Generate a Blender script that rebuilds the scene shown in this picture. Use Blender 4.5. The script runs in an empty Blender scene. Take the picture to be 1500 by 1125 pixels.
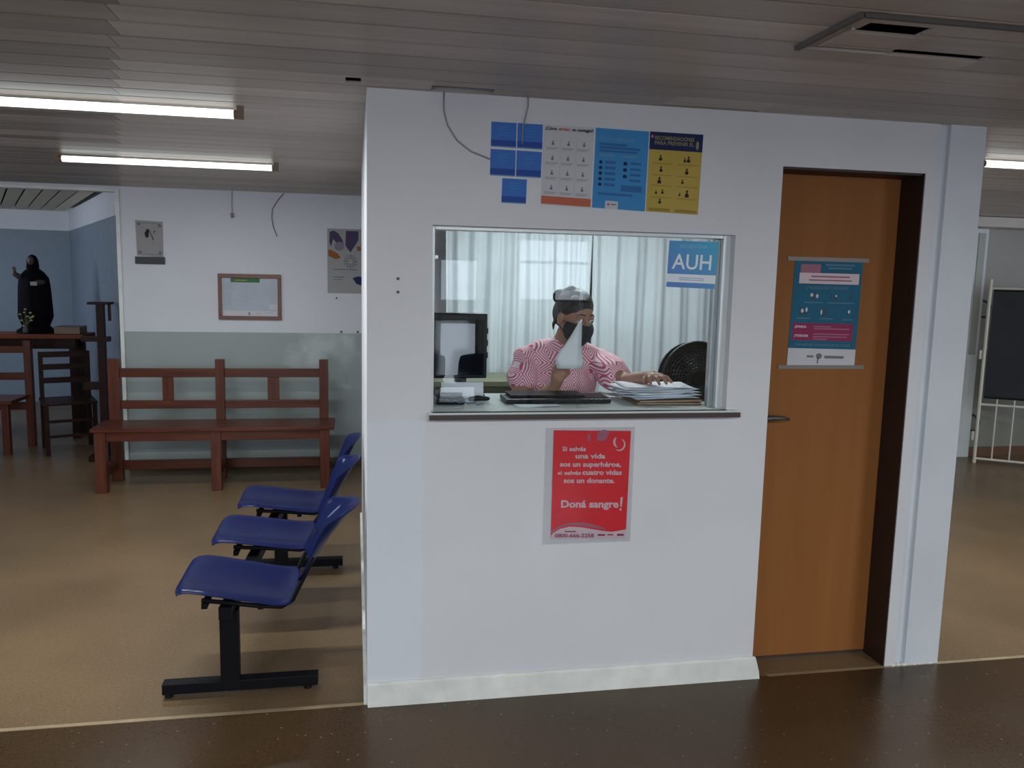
import bpy, bmesh, math, random
from mathutils import Vector, Matrix
random.seed(7)
PI = math.pi
sc = bpy.context.scene
C = sc.collection

# ------------------------------------------------------------------ camera
F_PX, PITCH, ROLL, YAW = 1206.654, 0.12854888, 0.02239049, -0.18954477
cam_d = bpy.data.cameras.new('camera'); cam = bpy.data.objects.new('camera', cam_d); C.objects.link(cam)
fw = Vector((-math.sin(YAW)*math.cos(PITCH), math.cos(YAW)*math.cos(PITCH), -math.sin(PITCH)))
r0 = Vector((math.cos(YAW), math.sin(YAW), 0)); u0 = r0.cross(fw)
rt = r0*math.cos(ROLL)+u0*math.sin(ROLL); up = -r0*math.sin(ROLL)+u0*math.cos(ROLL)
cam.matrix_world = Matrix(((rt.x, up.x, -fw.x, -0.0405), (rt.y, up.y, -fw.y, -2.9503), (rt.z, up.z, -fw.z, 1.6), (0, 0, 0, 1)))
cam_d.sensor_fit = 'HORIZONTAL'; cam_d.sensor_width = 36; cam_d.lens = 36*F_PX/1500
cam_d.clip_start = 0.02; cam_d.clip_end = 60
sc.camera = cam
# ------------------------------------------------------------------ world, daylight through the windows, chapel fill, exposure
w = bpy.data.worlds.new('world'); sc.world = w; w.use_nodes = True
w.node_tree.nodes['Background'].inputs[0].default_value = (0.72, 0.84, 1.0, 1)
w.node_tree.nodes['Background'].inputs[1].default_value = 1.0
vs = sc.view_settings; vs.view_transform = 'Standard'; vs.look = 'None'; vs.gamma = 1; vs.use_curve_mapping = False
vs.exposure = 1.0
def area(name, loc, rot, sx, sy, power, col=(0.80, 0.88, 1.0)):
    l = bpy.data.lights.new(name, 'AREA'); l.shape = 'RECTANGLE'; l.size = sx; l.size_y = sy; l.energy = power; l.color = col
    o = bpy.data.objects.new(name, l); o.location = loc; o.rotation_euler = rot; C.objects.link(o); return o
area('window_daylight_glazed_door', (1.25, -7.15, 1.0), (PI/2, 0, 0), 0.5, 1.8, 4)
area('window_daylight_middle', (2.42, -7.15, 1.7), (PI/2, 0, 0), 0.85, 0.75, 2.5)
area('window_daylight_left', (-1.4, -7.15, 1.4), (PI/2, 0, 0), 2.4, 1.3, 32)
area('window_daylight_right', (5.6, -7.15, 1.4), (PI/2, 0, 0), 1.6, 1.3, 16)
area('window_daylight_side', (-4.05, 0.6, 1.45), (PI/2, 0, -PI/2), 2.2, 1.2, 9)
area('window_daylight_corridor', (7.35, 1.2, 1.45), (PI/2, 0, PI/2), 1.8, 1.2, 11)
area('chapel_fill', (-5.2, 5.2, 2.0), (0, math.radians(-60), 0), 0.8, 0.8, 12, (0.70, 0.82, 1.0))  # fill lamp inside the chapel that brightens its walls; no window built there

# ------------------------------------------------------------------ materials
MATS = {}
def mat(name, col, rough=0.6, metal=0.0, noise=0.0, nscale=8.0, spec=0.5, bump=0.0, bscale=60.0, coat=0.0, rnd=0.0, emit=None, estr=0, trans=0):
    if name in MATS: return MATS[name]
    m = bpy.data.materials.new(name); m.use_nodes = True; nt = m.node_tree; b = nt.nodes['Principled BSDF']
    b.inputs['Base Color'].default_value = (*col, 1); b.inputs['Roughness'].default_value = rough
    b.inputs['Metallic'].default_value = metal; b.inputs['Specular IOR Level'].default_value = spec
    b.inputs['Coat Weight'].default_value = coat; b.inputs['Coat Roughness'].default_value = 0.08
    tc = nt.nodes.new('ShaderNodeTexCoord')
    n = nt.nodes.new('ShaderNodeTexNoise'); n.inputs['Scale'].default_value = nscale; n.inputs['Detail'].default_value = 4
    nt.links.new(tc.outputs['Object'], n.inputs['Vector'])
    mr = nt.nodes.new('ShaderNodeMapRange'); mr.inputs[1].default_value = 0.3; mr.inputs[2].default_value = 0.7
    mr.inputs[3].default_value = 1-max(noise, 0.03); mr.inputs[4].default_value = 1+max(noise, 0.03)
    nt.links.new(n.outputs['Fac'], mr.inputs[0])
    val = mr.outputs[0]
    if rnd:
        oi = nt.nodes.new('ShaderNodeObjectInfo'); m2 = nt.nodes.new('ShaderNodeMapRange')
        m2.inputs[3].default_value = 1-rnd; m2.inputs[4].default_value = 1+rnd
        nt.links.new(oi.outputs['Random'], m2.inputs[0])
        mm = nt.nodes.new('ShaderNodeMath'); mm.operation = 'MULTIPLY'
        nt.links.new(val, mm.inputs[0]); nt.links.new(m2.outputs[0], mm.inputs[1]); val = mm.outputs[0]
    vm = nt.nodes.new('ShaderNodeVectorMath'); vm.operation = 'SCALE'; vm.inputs[0].default_value = col
    nt.links.new(val, vm.inputs['Scale']); nt.links.new(vm.outputs[0], b.inputs['Base Color'])
    if bump:
        n2 = nt.nodes.new('ShaderNodeTexNoise'); n2.inputs['Scale'].default_value = bscale
        nt.links.new(tc.outputs['Object'], n2.inputs['Vector'])
        bp = nt.nodes.new('ShaderNodeBump'); bp.inputs['Strength'].default_value = bump; bp.inputs['Distance'].default_value = 0.01
        nt.links.new(n2.outputs['Fac'], bp.inputs['Height']); nt.links.new(bp.outputs[0], b.inputs['Normal'])
    if emit:
        b.inputs['Emission Color'].default_value = (*emit, 1); b.inputs['Emission Strength'].default_value = estr
    MATS[name] = m; return m
def nodes_of(m): return m.node_tree, m.node_tree.nodes, m.node_tree.links, m.node_tree.nodes['Principled BSDF']

white_wall = mat('white_wall_paint', (0.66, 0.66, 0.70), 0.55, noise=0.03, nscale=2.5, bump=0.12, bscale=14)
def patch_wall():
    # repainted rectangle low on the left of the booth wall, and a grubby streak at the window corner
    m = mat('booth_wall_paint', (0.655, 0.655, 0.69), 0.5, noise=0.035, nscale=2.2, bump=0.1, bscale=12)
    nt, N, L, b = nodes_of(m)
    src = b.inputs['Base Color'].links[0].from_socket
    geo = N.new('ShaderNodeNewGeometry'); sp = N.new('ShaderNodeSeparateXYZ'); L.new(geo.outputs['Position'], sp.inputs[0])
    nz = N.new('ShaderNodeTexNoise'); nz.inputs['Scale'].default_value = 9; L.new(geo.outputs['Position'], nz.inputs['Vector'])
    def mth(op, a, bb):
        k = N.new('ShaderNodeMath'); k.operation = op
        for i, v in enumerate((a, bb)):
            if isinstance(v, (int, float)): k.inputs[i].default_value = v
            else: L.new(v, k.inputs[i])
        return k.outputs[0]
    wob = mth('MULTIPLY', mth('SUBTRACT', nz.outputs['Fac'], 0.5), 0.05)
    fx = mth('LESS_THAN', mth('ADD', sp.outputs[0], wob), 0.2); fz = mth('LESS_THAN', mth('ADD', sp.outputs[2], wob), 1.08)
    f = mth('MULTIPLY', mth('MULTIPLY', fx, fz), 0.5)
    mx = N.new('ShaderNodeMix'); mx.data_type = 'RGBA'; L.new(f, mx.inputs[0]); L.new(src, mx.inputs[6]); mx.inputs[7].default_value = (0.68, 0.73, 0.80, 1)
    L.new(mx.outputs[2], b.inputs['Base Color'])
    return m
booth_wall = patch_wall()
def two_tone():
    m = mat('two_tone_wall_paint', (0.60, 0.615, 0.655), 0.45, noise=0.03, nscale=2, bump=0.1, bscale=12)
    nt, N, L, b = nodes_of(m)
    src = b.inputs['Base Color'].links[0].from_socket
    geo = N.new('ShaderNodeNewGeometry'); sp = N.new('ShaderNodeSeparateXYZ'); L.new(geo.outputs['Position'], sp.inputs[0])
    lt = N.new('ShaderNodeMath'); lt.operation = 'LESS_THAN'; lt.inputs[1].default_value = 1.112; L.new(sp.outputs[2], lt.inputs[0])
    mx = N.new('ShaderNodeMix'); mx.data_type = 'RGBA'; L.new(lt.outputs[0], mx.inputs[0]); L.new(src, mx.inputs[6])
    # worn paler patch near the bench end
    nz = N.new('ShaderNodeTexNoise'); nz.inputs['Scale'].default_value = 5; nz.inputs['Detail'].default_value = 6; L.new(geo.outputs['Position'], nz.inputs['Vector'])
    dist = N.new('ShaderNodeVectorMath'); dist.operation = 'DISTANCE'; dist.inputs[1].default_value = (-0.33, 4.0, 1.02); L.new(geo.outputs['Position'], dist.inputs[0])
    ad = N.new('ShaderNodeMath'); ad.operation = 'ADD'; L.new(dist.outputs['Value'], ad.inputs[0]); L.new(nz.outputs['Fac'], ad.inputs[1])
    cr = N.new('ShaderNodeMapRange'); cr.inputs[1].default_value = 0.55; cr.inputs[2].default_value = 0.8; cr.inputs[3].default_value = 0.75; cr.inputs[4].default_value = 0; L.new(ad.outputs[0], cr.inputs[0])
    g = N.new('ShaderNodeMix'); g.data_type = 'RGBA'; L.new(cr.outputs[0], g.inputs[0]); g.inputs[6].default_value = (0.29, 0.33, 0.325, 1); g.inputs[7].default_value = (0.50, 0.53, 0.54, 1)
    L.new(g.outputs[2], mx.inputs[7]); L.new(mx.outputs[2], b.inputs['Base Color'])
    return m
twotone = two_tone()
def floor_mat(name, col, rough):
    m = mat(name, col, rough, noise=0.16, nscale=1.6, spec=0.35)
    nt, N, L, b = nodes_of(m)
    src = b.inputs['Base Color'].links[0].from_socket
    tc = N.new('ShaderNodeTexCoord')
    vo = N.new('ShaderNodeTexVoronoi'); vo.inputs['Scale'].default_value = 34; L.new(tc.outputs['Object'], vo.inputs['Vector'])
    wn = N.new('ShaderNodeMapRange'); wn.inputs[1].default_value = 0.05; wn.inputs[2].default_value = 0.16; wn.inputs[3].default_value = 1; wn.inputs[4].default_value = 0
    L.new(vo.outputs['Distance'], wn.inputs[0])
    sel = N.new('ShaderNodeSeparateColor'); L.new(vo.outputs['Color'], sel.inputs[0])
    gt = N.new('ShaderNodeMath'); gt.operation = 'GREATER_THAN'; gt.inputs[1].default_value = 0.72; L.new(sel.outputs[0], gt.inputs[0])
    ml = N.new('ShaderNodeMath'); ml.operation = 'MULTIPLY'; L.new(wn.outputs[0], ml.inputs[0]); L.new(gt.outputs[0], ml.inputs[1])
    m2 = N.new('ShaderNodeMath'); m2.operation = 'MULTIPLY'; m2.inputs[1].default_value = 0.45; L.new(ml.outputs[0], m2.inputs[0])
    nf = N.new('ShaderNodeTexNoise'); nf.inputs['Scale'].default_value = 90; L.new(tc.outputs['Object'], nf.inputs['Vector'])
    mr = N.new('ShaderNodeMapRange'); mr.inputs[1].default_value = 0.3; mr.inputs[2].default_value = 0.7; mr.inputs[3].default_value = 0.82; mr.inputs[4].default_value = 1.18; L.new(nf.outputs['Fac'], mr.inputs[0])
    sc_ = N.new('ShaderNodeVectorMath'); sc_.operation = 'SCALE'; L.new(src, sc_.inputs[0]); L.new(mr.outputs[0], sc_.inputs['Scale'])
    mx = N.new('ShaderNodeMix'); mx.data_type = 'RGBA'; L.new(m2.outputs[0], mx.inputs[0]); L.new(sc_.outputs[0], mx.inputs[6]); mx.inputs[7].default_value = (0.42, 0.33, 0.2, 1)
    L.new(mx.outputs[2], b.inputs['Base Color'])
    n3 = N.new('ShaderNodeTexNoise'); n3.inputs['Scale'].default_value = 2.2; L.new(tc.outputs['Object'], n3.inputs['Vector'])
    rr = N.new('ShaderNodeMapRange'); rr.inputs[3].default_value = rough*0.75; rr.inputs[4].default_value = rough*1.35; L.new(n3.outputs['Fac'], rr.inputs[0]); L.new(rr.outputs[0], b.inputs['Roughness'])
    return m
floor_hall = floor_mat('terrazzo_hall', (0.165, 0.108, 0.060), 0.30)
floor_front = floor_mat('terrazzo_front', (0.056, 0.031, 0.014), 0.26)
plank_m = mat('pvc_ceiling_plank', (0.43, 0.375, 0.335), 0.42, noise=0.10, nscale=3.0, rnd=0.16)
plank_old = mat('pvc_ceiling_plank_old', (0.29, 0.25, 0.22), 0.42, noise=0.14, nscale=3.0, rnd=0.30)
for m_ in (plank_m, plank_old):
    nt_, N_, L_, b_ = nodes_of(m_)
    for q in N_:
        if q.type == 'TEX_NOISE':
            mp_ = N_.new('ShaderNodeMapping'); mp_.inputs['Scale'].default_value = (0.35, 9, 9); src_ = q.inputs['Vector'].links[0].from_socket
            L_.new(src_, mp_.inputs[0]); L_.new(mp_.outputs[0], q.inputs['Vector'])
dark_void = mat('dark_ceiling_void', (0.03, 0.027, 0.025), 0.9)
hidden_wall = mat('cream_rear_wall', (0.55, 0.53, 0.5), 0.7)
trim_white = mat('white_trim', (0.70, 0.71, 0.68), 0.45, noise=0.10, nscale=9, bump=0.3, bscale=25)
alu = mat('painted_aluminium', (0.66, 0.69, 0.70), 0.35, metal=0.3)
alu_d = mat('grey_aluminium', (0.40, 0.43, 0.45), 0.35, metal=0.5)
def wood(name, c1, c2, rough=0.35, axis='X', sc_=1.0, spec=0.5, coat=0.0):
    m = mat(name, c1, rough, spec=spec, coat=coat); nt, N, L, b = nodes_of(m)
    tc = N.new('ShaderNodeTexCoord'); mp = N.new('ShaderNodeMapping'); L.new(tc.outputs['Object'], mp.inputs[0])
    s = {'X': (1.2, 22, 22), 'Y': (22, 1.2, 22), 'Z': (22, 22, 1.2)}[axis]; mp.inputs['Scale'].default_value = [v*sc_ for v in s]
    n = N.new('ShaderNodeTexNoise'); n.inputs['Scale'].default_value = 1.6; n.inputs['Detail'].default_value = 5; L.new(mp.outputs[0], n.inputs['Vector'])
    cr = N.new('ShaderNodeValToRGB'); cr.color_ramp.elements[0].position = 0.3; cr.color_ramp.elements[1].position = 0.72
    cr.color_ramp.elements[0].color = (*c1, 1); cr.color_ramp.elements[1].color = (*c2, 1)
    L.new(n.outputs['Fac'], cr.inputs[0]); L.new(cr.outputs[0], b.inputs['Base Color']); return m
bench_x = wood('varnished_bench_wood', (0.058, 0.014, 0.007), (0.113, 0.030, 0.015), 0.3, 'X', coat=0.0, spec=0.25)
bench_z = wood('varnished_bench_wood_upright', (0.064, 0.015, 0.008), (0.113, 0.033, 0.018), 0.3, 'Z', coat=0.0, spec=0.25)
door_m = wood('orange_veneer_door', (0.254, 0.096, 0.028), (0.297, 0.116, 0.035), 0.55, 'Z', 0.45, spec=0.15)
frame_wood = wood('brown_picture_frame', (0.120, 0.033, 0.013), (0.168, 0.051, 0.021), 0.4, 'X')
dark_brown = mat('dark_brown_jamb', (0.022, 0.010, 0.008), 0.5)
chapel_wood = wood('dark_chapel_wood', (0.012, 0.003, 0.002), (0.025, 0.007, 0.004), 0.4, 'X', spec=0.15)
chapel_wood2 = wood('red_chapel_wood', (0.117, 0.027, 0.013), (0.180, 0.045, 0.020), 0.4, 'X', spec=0.15)
blue_pl = mat('blue_plastic_shell', (0.0025, 0.0068, 0.058), 0.42, noise=0.04, spec=0.08, coat=0.22)
black_m = mat('black_powder_coated_steel', (0.006, 0.006, 0.008), 0.5, spec=0.12)
black_pl = mat('black_plastic', (0.008, 0.009, 0.012), 0.35, spec=0.25)
black_gl = mat('glossy_black_plastic', (0.006, 0.007, 0.009), 0.05, spec=0.5, coat=0.0)
skin = mat('skin', (0.36, 0.185, 0.125), 0.5, noise=0.06, nscale=20)
hair_m = mat('dark_brown_hair', (0.014, 0.010, 0.010), 0.45, noise=0.3, nscale=60, bump=0.5, bscale=120)
mask_m = mat('navy_black_cloth_mask', (0.008, 0.009, 0.020), 0.75, bump=0.2, bscale=150)
eye_w = mat('eye_white', (0.7, 0.7, 0.68), 0.2); eye_d = mat('dark_iris', (0.02, 0.01, 0.008), 0.15)
paper_w = mat('white_paper', (0.80, 0.83, 0.90), 0.6, noise=0.03)
paper_b = mat('bluish_paper', (0.62, 0.68, 0.80), 0.6, noise=0.04)
folder_m = mat('brown_card_folder', (0.19, 0.09, 0.045), 0.7, noise=0.15)
counter_m = mat('pale_laminate_counter', (0.60, 0.66, 0.65), 0.28, noise=0.03)
counter_edge = mat('dark_brown_counter_edge', (0.055, 0.032, 0.028), 0.4)
olive = mat('olive_cabinet_paint', (0.17, 0.18, 0.12), 0.5)
tube_m = mat('fluorescent_tube_glow', (0.9, 0.9, 0.9), 0.4, emit=(0.92, 1.0, 0.99), estr=1.1)
gate_m = mat('cream_painted_iron', (0.62, 0.60, 0.53), 0.45, noise=0.06)
board_m = mat('black_slate_board', (0.017, 0.020, 0.025), 0.5, spec=0.2, noise=0.25, nscale=5)
chalk = mat('white_chalk_paint', (0.42, 0.44, 0.48), 0.8, noise=0.2, nscale=40)
blue_wall = mat('blue_chapel_wall', (0.185, 0.23, 0.29), 0.5, noise=0.04)
robe_m = mat('black_robe_plaster', (0.003, 0.003, 0.005), 0.7, spec=0.06)
statue_skin = mat('painted_plaster_skin', (0.07, 0.045, 0.04), 0.6)
yellow_fl = mat('yellow_flowers', (0.34, 0.32, 0.10), 0.7); green_lf = mat('flower_leaves', (0.06, 0.08, 0.03), 0.7)
slat_m = mat('chapel_ceiling_slat', (0.62, 0.56, 0.42), 0.5, rnd=0.15)
steel = mat('brushed_handle', (0.10, 0.095, 0.09), 0.4, metal=0.5)
tape_m = mat('clear_tape', (0.20, 0.17, 0.15), 0.4)
P_blue = mat('print_blue', (0.058, 0.175, 0.553), 0.55, spec=0.15, noise=0.05); P_navy = mat('print_navy', (0.017, 0.025, 0.093), 0.55, spec=0.15)
P_blue_d = mat('print_deep_blue', (0.033, 0.080, 0.354), 0.55, spec=0.15)
P_cyan = mat('print_medium_blue', (0.056, 0.261, 0.574), 0.55, spec=0.15); P_cyan_d = mat('print_mid_dark_blue', (0.040, 0.149, 0.365), 0.55, spec=0.15)
P_cyan_l = mat('print_pale_blue', (0.130, 0.296, 0.481), 0.55, spec=0.15)
P_white = mat('print_white', (0.564, 0.564, 0.599), 0.55, spec=0.15); P_grey = mat('print_grey', (0.171, 0.171, 0.192), 0.55, spec=0.15); P_black = mat('print_black', (0.022, 0.020, 0.022), 0.55, spec=0.15)
P_orange = mat('print_orange_red', (0.514, 0.137, 0.077), 0.55, spec=0.15); P_yel = mat('print_mustard', (0.486, 0.352, 0.077), 0.55, spec=0.15, noise=0.06)
P_yel_d = mat('print_mustard_dark', (0.330, 0.218, 0.055), 0.55, spec=0.15); P_olive = mat('print_olive_letters', (0.256, 0.236, 0.114), 0.55, spec=0.15)
P_red = mat('print_red', (0.762, 0.022, 0.038), 0.35, noise=0.04); P_pinkw = mat('print_pinkish_white', (0.655, 0.540, 0.574), 0.55, spec=0.15); P_rose = mat('print_rose', (0.409, 0.131, 0.197), 0.4)
P_teal = mat('print_teal', (0.020, 0.121, 0.210), 0.55, spec=0.15, noise=0.06); P_teal_l = mat('print_pale_teal', (0.107, 0.200, 0.285), 0.55, spec=0.15)
P_mag = mat('print_magenta', (0.271, 0.032, 0.100), 0.55, spec=0.15); P_magl = mat('print_pale_magenta', (0.343, 0.143, 0.200), 0.55, spec=0.15)
P_purple = mat('print_violet', (0.071, 0.049, 0.114), 0.55, spec=0.15); P_lilac = mat('print_lilac', (0.214, 0.178, 0.256), 0.55, spec=0.15); P_amber = mat('print_amber', (0.271, 0.107, 0.022), 0.55, spec=0.15)
P_green = mat('print_green', (0.064, 0.178, 0.085), 0.55, spec=0.15); P_paleg = mat('print_pale_grey', (0.328, 0.328, 0.328), 0.55, spec=0.15)
P_old = mat('print_old_paper', (0.299, 0.285, 0.285), 0.6, noise=0.06); P_sheet = mat('print_blueish_sheet', (0.399, 0.428, 0.499), 0.4)

def auh_gradient():
    m = mat('print_sky_gradient', (0.1, 0.4, 0.7), 0.4); nt, N, L, b = nodes_of(m)
    geo = N.new('ShaderNodeNewGeometry'); sp = N.new('ShaderNodeSeparateXYZ'); L.new(geo.outputs['Position'], sp.inputs[0])
    a = N.new('ShaderNodeMath'); a.operation = 'ADD'; L.new(sp.outputs[0], a.inputs[0]); L.new(sp.outputs[2], a.inputs[1])
    mr = N.new('ShaderNodeMapRange'); mr.inputs[1].default_value = 2.76; mr.inputs[2].default_value = 3.08; L.new(a.outputs[0], mr.inputs[0])
    cr = N.new('ShaderNodeValToRGB'); e = cr.color_ramp.elements; e[0].color = (0.09, 0.22, 0.60, 1); e[1].color = (0.03, 0.40, 0.62, 1)
    L.new(mr.outputs[0], cr.inputs[0]); L.new(cr.outputs[0], b.inputs['Base Color']); return m
P_sky = auh_gradient()

def glass_mat(name, tint=(0.97, 0.985, 0.985), gl=1.0):
    m = bpy.data.materials.new(name); m.use_nodes = True; nt = m.node_tree; N = nt.nodes; L = nt.links
    N.remove(N['Principled BSDF']); out = N['Material Output']
    t = N.new('ShaderNodeBsdfTransparent'); t.inputs[0].default_value = (*tint, 1)
    g = N.new('ShaderNodeBsdfGlossy'); g.inputs['Roughness'].default_value = 0.0; g.inputs[0].default_value = (gl, gl, gl, 1)
    f = N.new('ShaderNodeFresnel'); f.inputs[0].default_value = 1.5
    ge = N.new('ShaderNodeNewGeometry'); io = N.new('ShaderNodeMapRange'); io.inputs[3].default_value = 1.5; io.inputs[4].default_value = 1/1.5
    L.new(ge.outputs['Backfacing'], io.inputs[0]); L.new(io.outputs[0], f.inputs[0])
    mx = N.new('ShaderNodeMixShader'); L.new(f.outputs[0], mx.inputs[0]); L.new(t.outputs[0], mx.inputs[1]); L.new(g.outputs[0], mx.inputs[2]); L.new(mx.outputs[0], out.inputs[0])
    return m
glass_m = glass_mat('window_glass', gl=0.6)
sleeve_m = glass_mat('clear_plastic_sleeve', (0.95, 0.95, 0.96))

def curtain_mat():
    m = mat('pale_grey_curtain', (0.60, 0.66, 0.70), 0.8, noise=0.04, nscale=4, bump=0.1, bscale=200); return m
curtain_m = curtain_mat()
def blouse_mat():
    m = mat('pink_chevron_blouse', (0.75, 0.3, 0.42), 0.7); nt, N, L, b = nodes_of(m)
    tc = N.new('ShaderNodeTexCoord'); sp = N.new('ShaderNodeSeparateXYZ'); L.new(tc.outputs['Object'], sp.inputs[0])
    def M(op, a, bb=None, c=None):
        k = N.new('ShaderNodeMath'); k.operation = op
        for i, v in enumerate((a, bb, c)):
            if v is None: continue
            if isinstance(v, (int, float)): k.inputs[i].default_value = v
            else: L.new(v, k.inputs[i])
        return k.outputs[0]
    # diamond patches 9 cm across, concentric stripes whose slope flips patch by patch
    u = M('DIVIDE', M('ADD', sp.outputs[0], M('MULTIPLY', sp.outputs[1], 0.6)), 0.095); v = M('DIVIDE', sp.outputs[2], 0.095)
    du = M('ABSOLUTE', M('SUBTRACT', M('FRACT', u), 0.5)); dv = M('ABSOLUTE', M('SUBTRACT', M('FRACT', v), 0.5))
    s = M('FRACT', M('MULTIPLY', M('ADD', M('MULTIPLY', du, 1.25), dv), 6.5))
    cr = N.new('ShaderNodeValToRGB'); cr.color_ramp.interpolation = 'LINEAR'; e = cr.color_ramp.elements
    e[0].position = 0.40; e[0].color = (0.62, 0.075, 0.17, 1); e[1].position = 0.52; e[1].color = (0.88, 0.72, 0.78, 1)
    L.new(s, cr.inputs[0]); L.new(cr.outputs[0], b.inputs['Base Color']); return m
blouse_m = blouse_mat()

# ------------------------------------------------------------------ helpers
def base_of(parent):
    o = parent
    while o.parent: o = o.parent
    return Vector(o.location)
def obj(name, bm, m, parent=None, smooth=False, kind=None, keep_origin=False):
    me = bpy.data.meshes.new(name); bmesh.ops.recalc_face_normals(bm, faces=bm.faces[:]); bm.to_mesh(me); bm.free()
    return obj_me(name, me, m, parent, smooth, kind)
def obj_me(name, me, m, parent=None, smooth=False, kind=None):
    o = bpy.data.objects.new(name, me); C.objects.link(o)
    if m is not None:
        me.materials.clear(); me.materials.append(m)
    if parent is not None:
        me.transform(Matrix.Translation(-base_of(parent))); o.parent = parent
    else:
        xs = [v.co for v in me.vertices]
        b = Vector(((min(v.x for v in xs)+max(v.x for v in xs))/2, (min(v.y for v in xs)+max(v.y for v in xs))/2, min(v.z for v in xs)))
        me.transform(Matrix.Translation(-b)); o.location = b
    if smooth:
        for p in me.polygons: p.use_smooth = True
    if kind: o['kind'] = kind
    return o
def tag(o, label, cat, group=None):
    o['label'] = label; o['category'] = cat
    if group: o['group'] = group
    return o
def thing(name, loc, label, cat, group=None):
    o = bpy.data.objects.new(name, None); o.empty_display_size = 0.1; C.objects.link(o); o.location = loc; return tag(o, label, cat, group)
def copy_tree(o, parent=None):
    c = o.copy(); C.objects.link(c); c.parent = parent
    for ch in list(o.children): copy_tree(ch, c)
    return c
def B(): return bmesh.new()
def box(bm, x0, x1, y0, y1, z0, z1, bev=0.0, rot=None, piv=None):
    r = bmesh.ops.create_cube(bm, size=1)
    vs_ = r['verts']
    for v in vs_: v.co = Vector(((x0+x1)/2+v.co.x*(x1-x0), (y0+y1)/2+v.co.y*(y1-y0), (z0+z1)/2+v.co.z*(z1-z0)))
    if rot is not None: bmesh.ops.rotate(bm, verts=vs_, cent=piv if piv is not None else Vector(((x0+x1)/2, (y0+y1)/2, (z0+z1)/2)), matrix=rot)
    if bev:
        es = list({e for v in vs_ for e in v.link_edges}); bmesh.ops.bevel(bm, geom=es, offset=bev, segments=2, affect='EDGES', profile=0.6)
    return bm
def bxo(name, dims, m, parent=None, bev=0.0, kind=None, **k):
    return obj(name, box(B(), *dims, bev=bev, **k), m, parent, kind=kind)
def tube(bm, pts, r, n=8, cap=True):
    pts = [Vector(p) for p in pts]; rings = []
    rr = r if isinstance(r, (list, tuple)) else [r]*len(pts)
    prev = None
    for i, p in enumerate(pts):
        t = (pts[min(i+1, len(pts)-1)]-pts[max(i-1, 0)]).normalized()
        if prev is None:
            a = t.orthogonal().normalized()
        else:
            a = (prev - t*prev.dot(t)); a = a.normalized() if a.length > 1e-6 else t.orthogonal().normalized()
        prev = a; b_ = t.cross(a)
        rings.append([bm.verts.new(p+(a*math.cos(2*PI*k/n)+b_*math.sin(2*PI*k/n))*rr[i]) for k in range(n)])
    for i in range(len(rings)-1):
        for k in range(n): bm.faces.new((rings[i][k], rings[i][(k+1) % n], rings[i+1][(k+1) % n], rings[i+1][k]))
    if cap:
        bm.faces.new(rings[0]); bm.faces.new(list(reversed(rings[-1])))
    return bm
def disc(bm, c, r, th, axis='y', n=24, sx=1, sz=1):
    vs0 = []; vs1 = []
    for k in range(n):
        a = 2*PI*k/n; vs0.append(bm.verts.new((c[0]+r*sx*math.cos(a), c[1]-th/2, c[2]+r*sz*math.sin(a)))); vs1.append(bm.verts.new((c[0]+r*sx*math.cos(a), c[1]+th/2, c[2]+r*sz*math.sin(a))))
    bm.faces.new(vs0); bm.faces.new(list(reversed(vs1)))
    for k in range(n): bm.faces.new((vs0[k], vs0[(k+1) % n], vs1[(k+1) % n], vs1[k]))
    return bm
def sphere(bm, c, r, sc3=(1, 1, 1), sub=2, rot=None):
    res = bmesh.ops.create_icosphere(bm, subdivisions=sub, radius=1)
    for v in res['verts']:
        p = Vector((v.co.x*r*sc3[0], v.co.y*r*sc3[1], v.co.z*r*sc3[2]))
        if rot is not None: p = rot @ p
        v.co = p+Vector(c)
    return bm
def limb(bm, pts, rs, step=0.3, flat=1.0):
    pts = [Vector(p) for p in pts]
    for i in range(len(pts)-1):
        L_ = (pts[i+1]-pts[i]).length; n = max(2, int(L_/(min(rs[i], rs[i+1])*step))+1)
        for k in range(n+1):
            t = k/n; sphere(bm, pts[i].lerp(pts[i+1], t), rs[i]*(1-t)+rs[i+1]*t, sub=2)
    return bm
def remesh(bm, voxel, smooth=4):
    me = bpy.data.meshes.new('tmp'); bm.to_mesh(me); bm.free()
    o = bpy.data.objects.new('tmp', me); C.objects.link(o)
    m = o.modifiers.new('r', 'REMESH'); m.mode = 'VOXEL'; m.voxel_size = voxel
    if smooth:
        s = o.modifiers.new('s', 'SMOOTH'); s.iterations = smooth; s.factor = 0.5
    dg = bpy.context.evaluated_depsgraph_get(); res = bpy.data.meshes.new_from_object(o.evaluated_get(dg))
    bpy.data.objects.remove(o); bpy.data.meshes.remove(me); return res
def apply_mods(o):
    dg = bpy.context.evaluated_depsgraph_get(); me = bpy.data.meshes.new_from_object(o.evaluated_get(dg)); o.modifiers.clear(); o.data = me
    return o
def text_me(s, size, bold=0.0, align='LEFT'):
    cu = bpy.data.curves.new('t', 'FONT'); cu.body = s; cu.size = size; cu.align_x = align; cu.offset = bold; cu.resolution_u = 3
    o = bpy.data.objects.new('t', cu); C.objects.link(o); dg = bpy.context.evaluated_depsgraph_get()
    me = bpy.data.meshes.new_from_object(o.evaluated_get(dg)); bpy.data.objects.remove(o); return me

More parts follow.
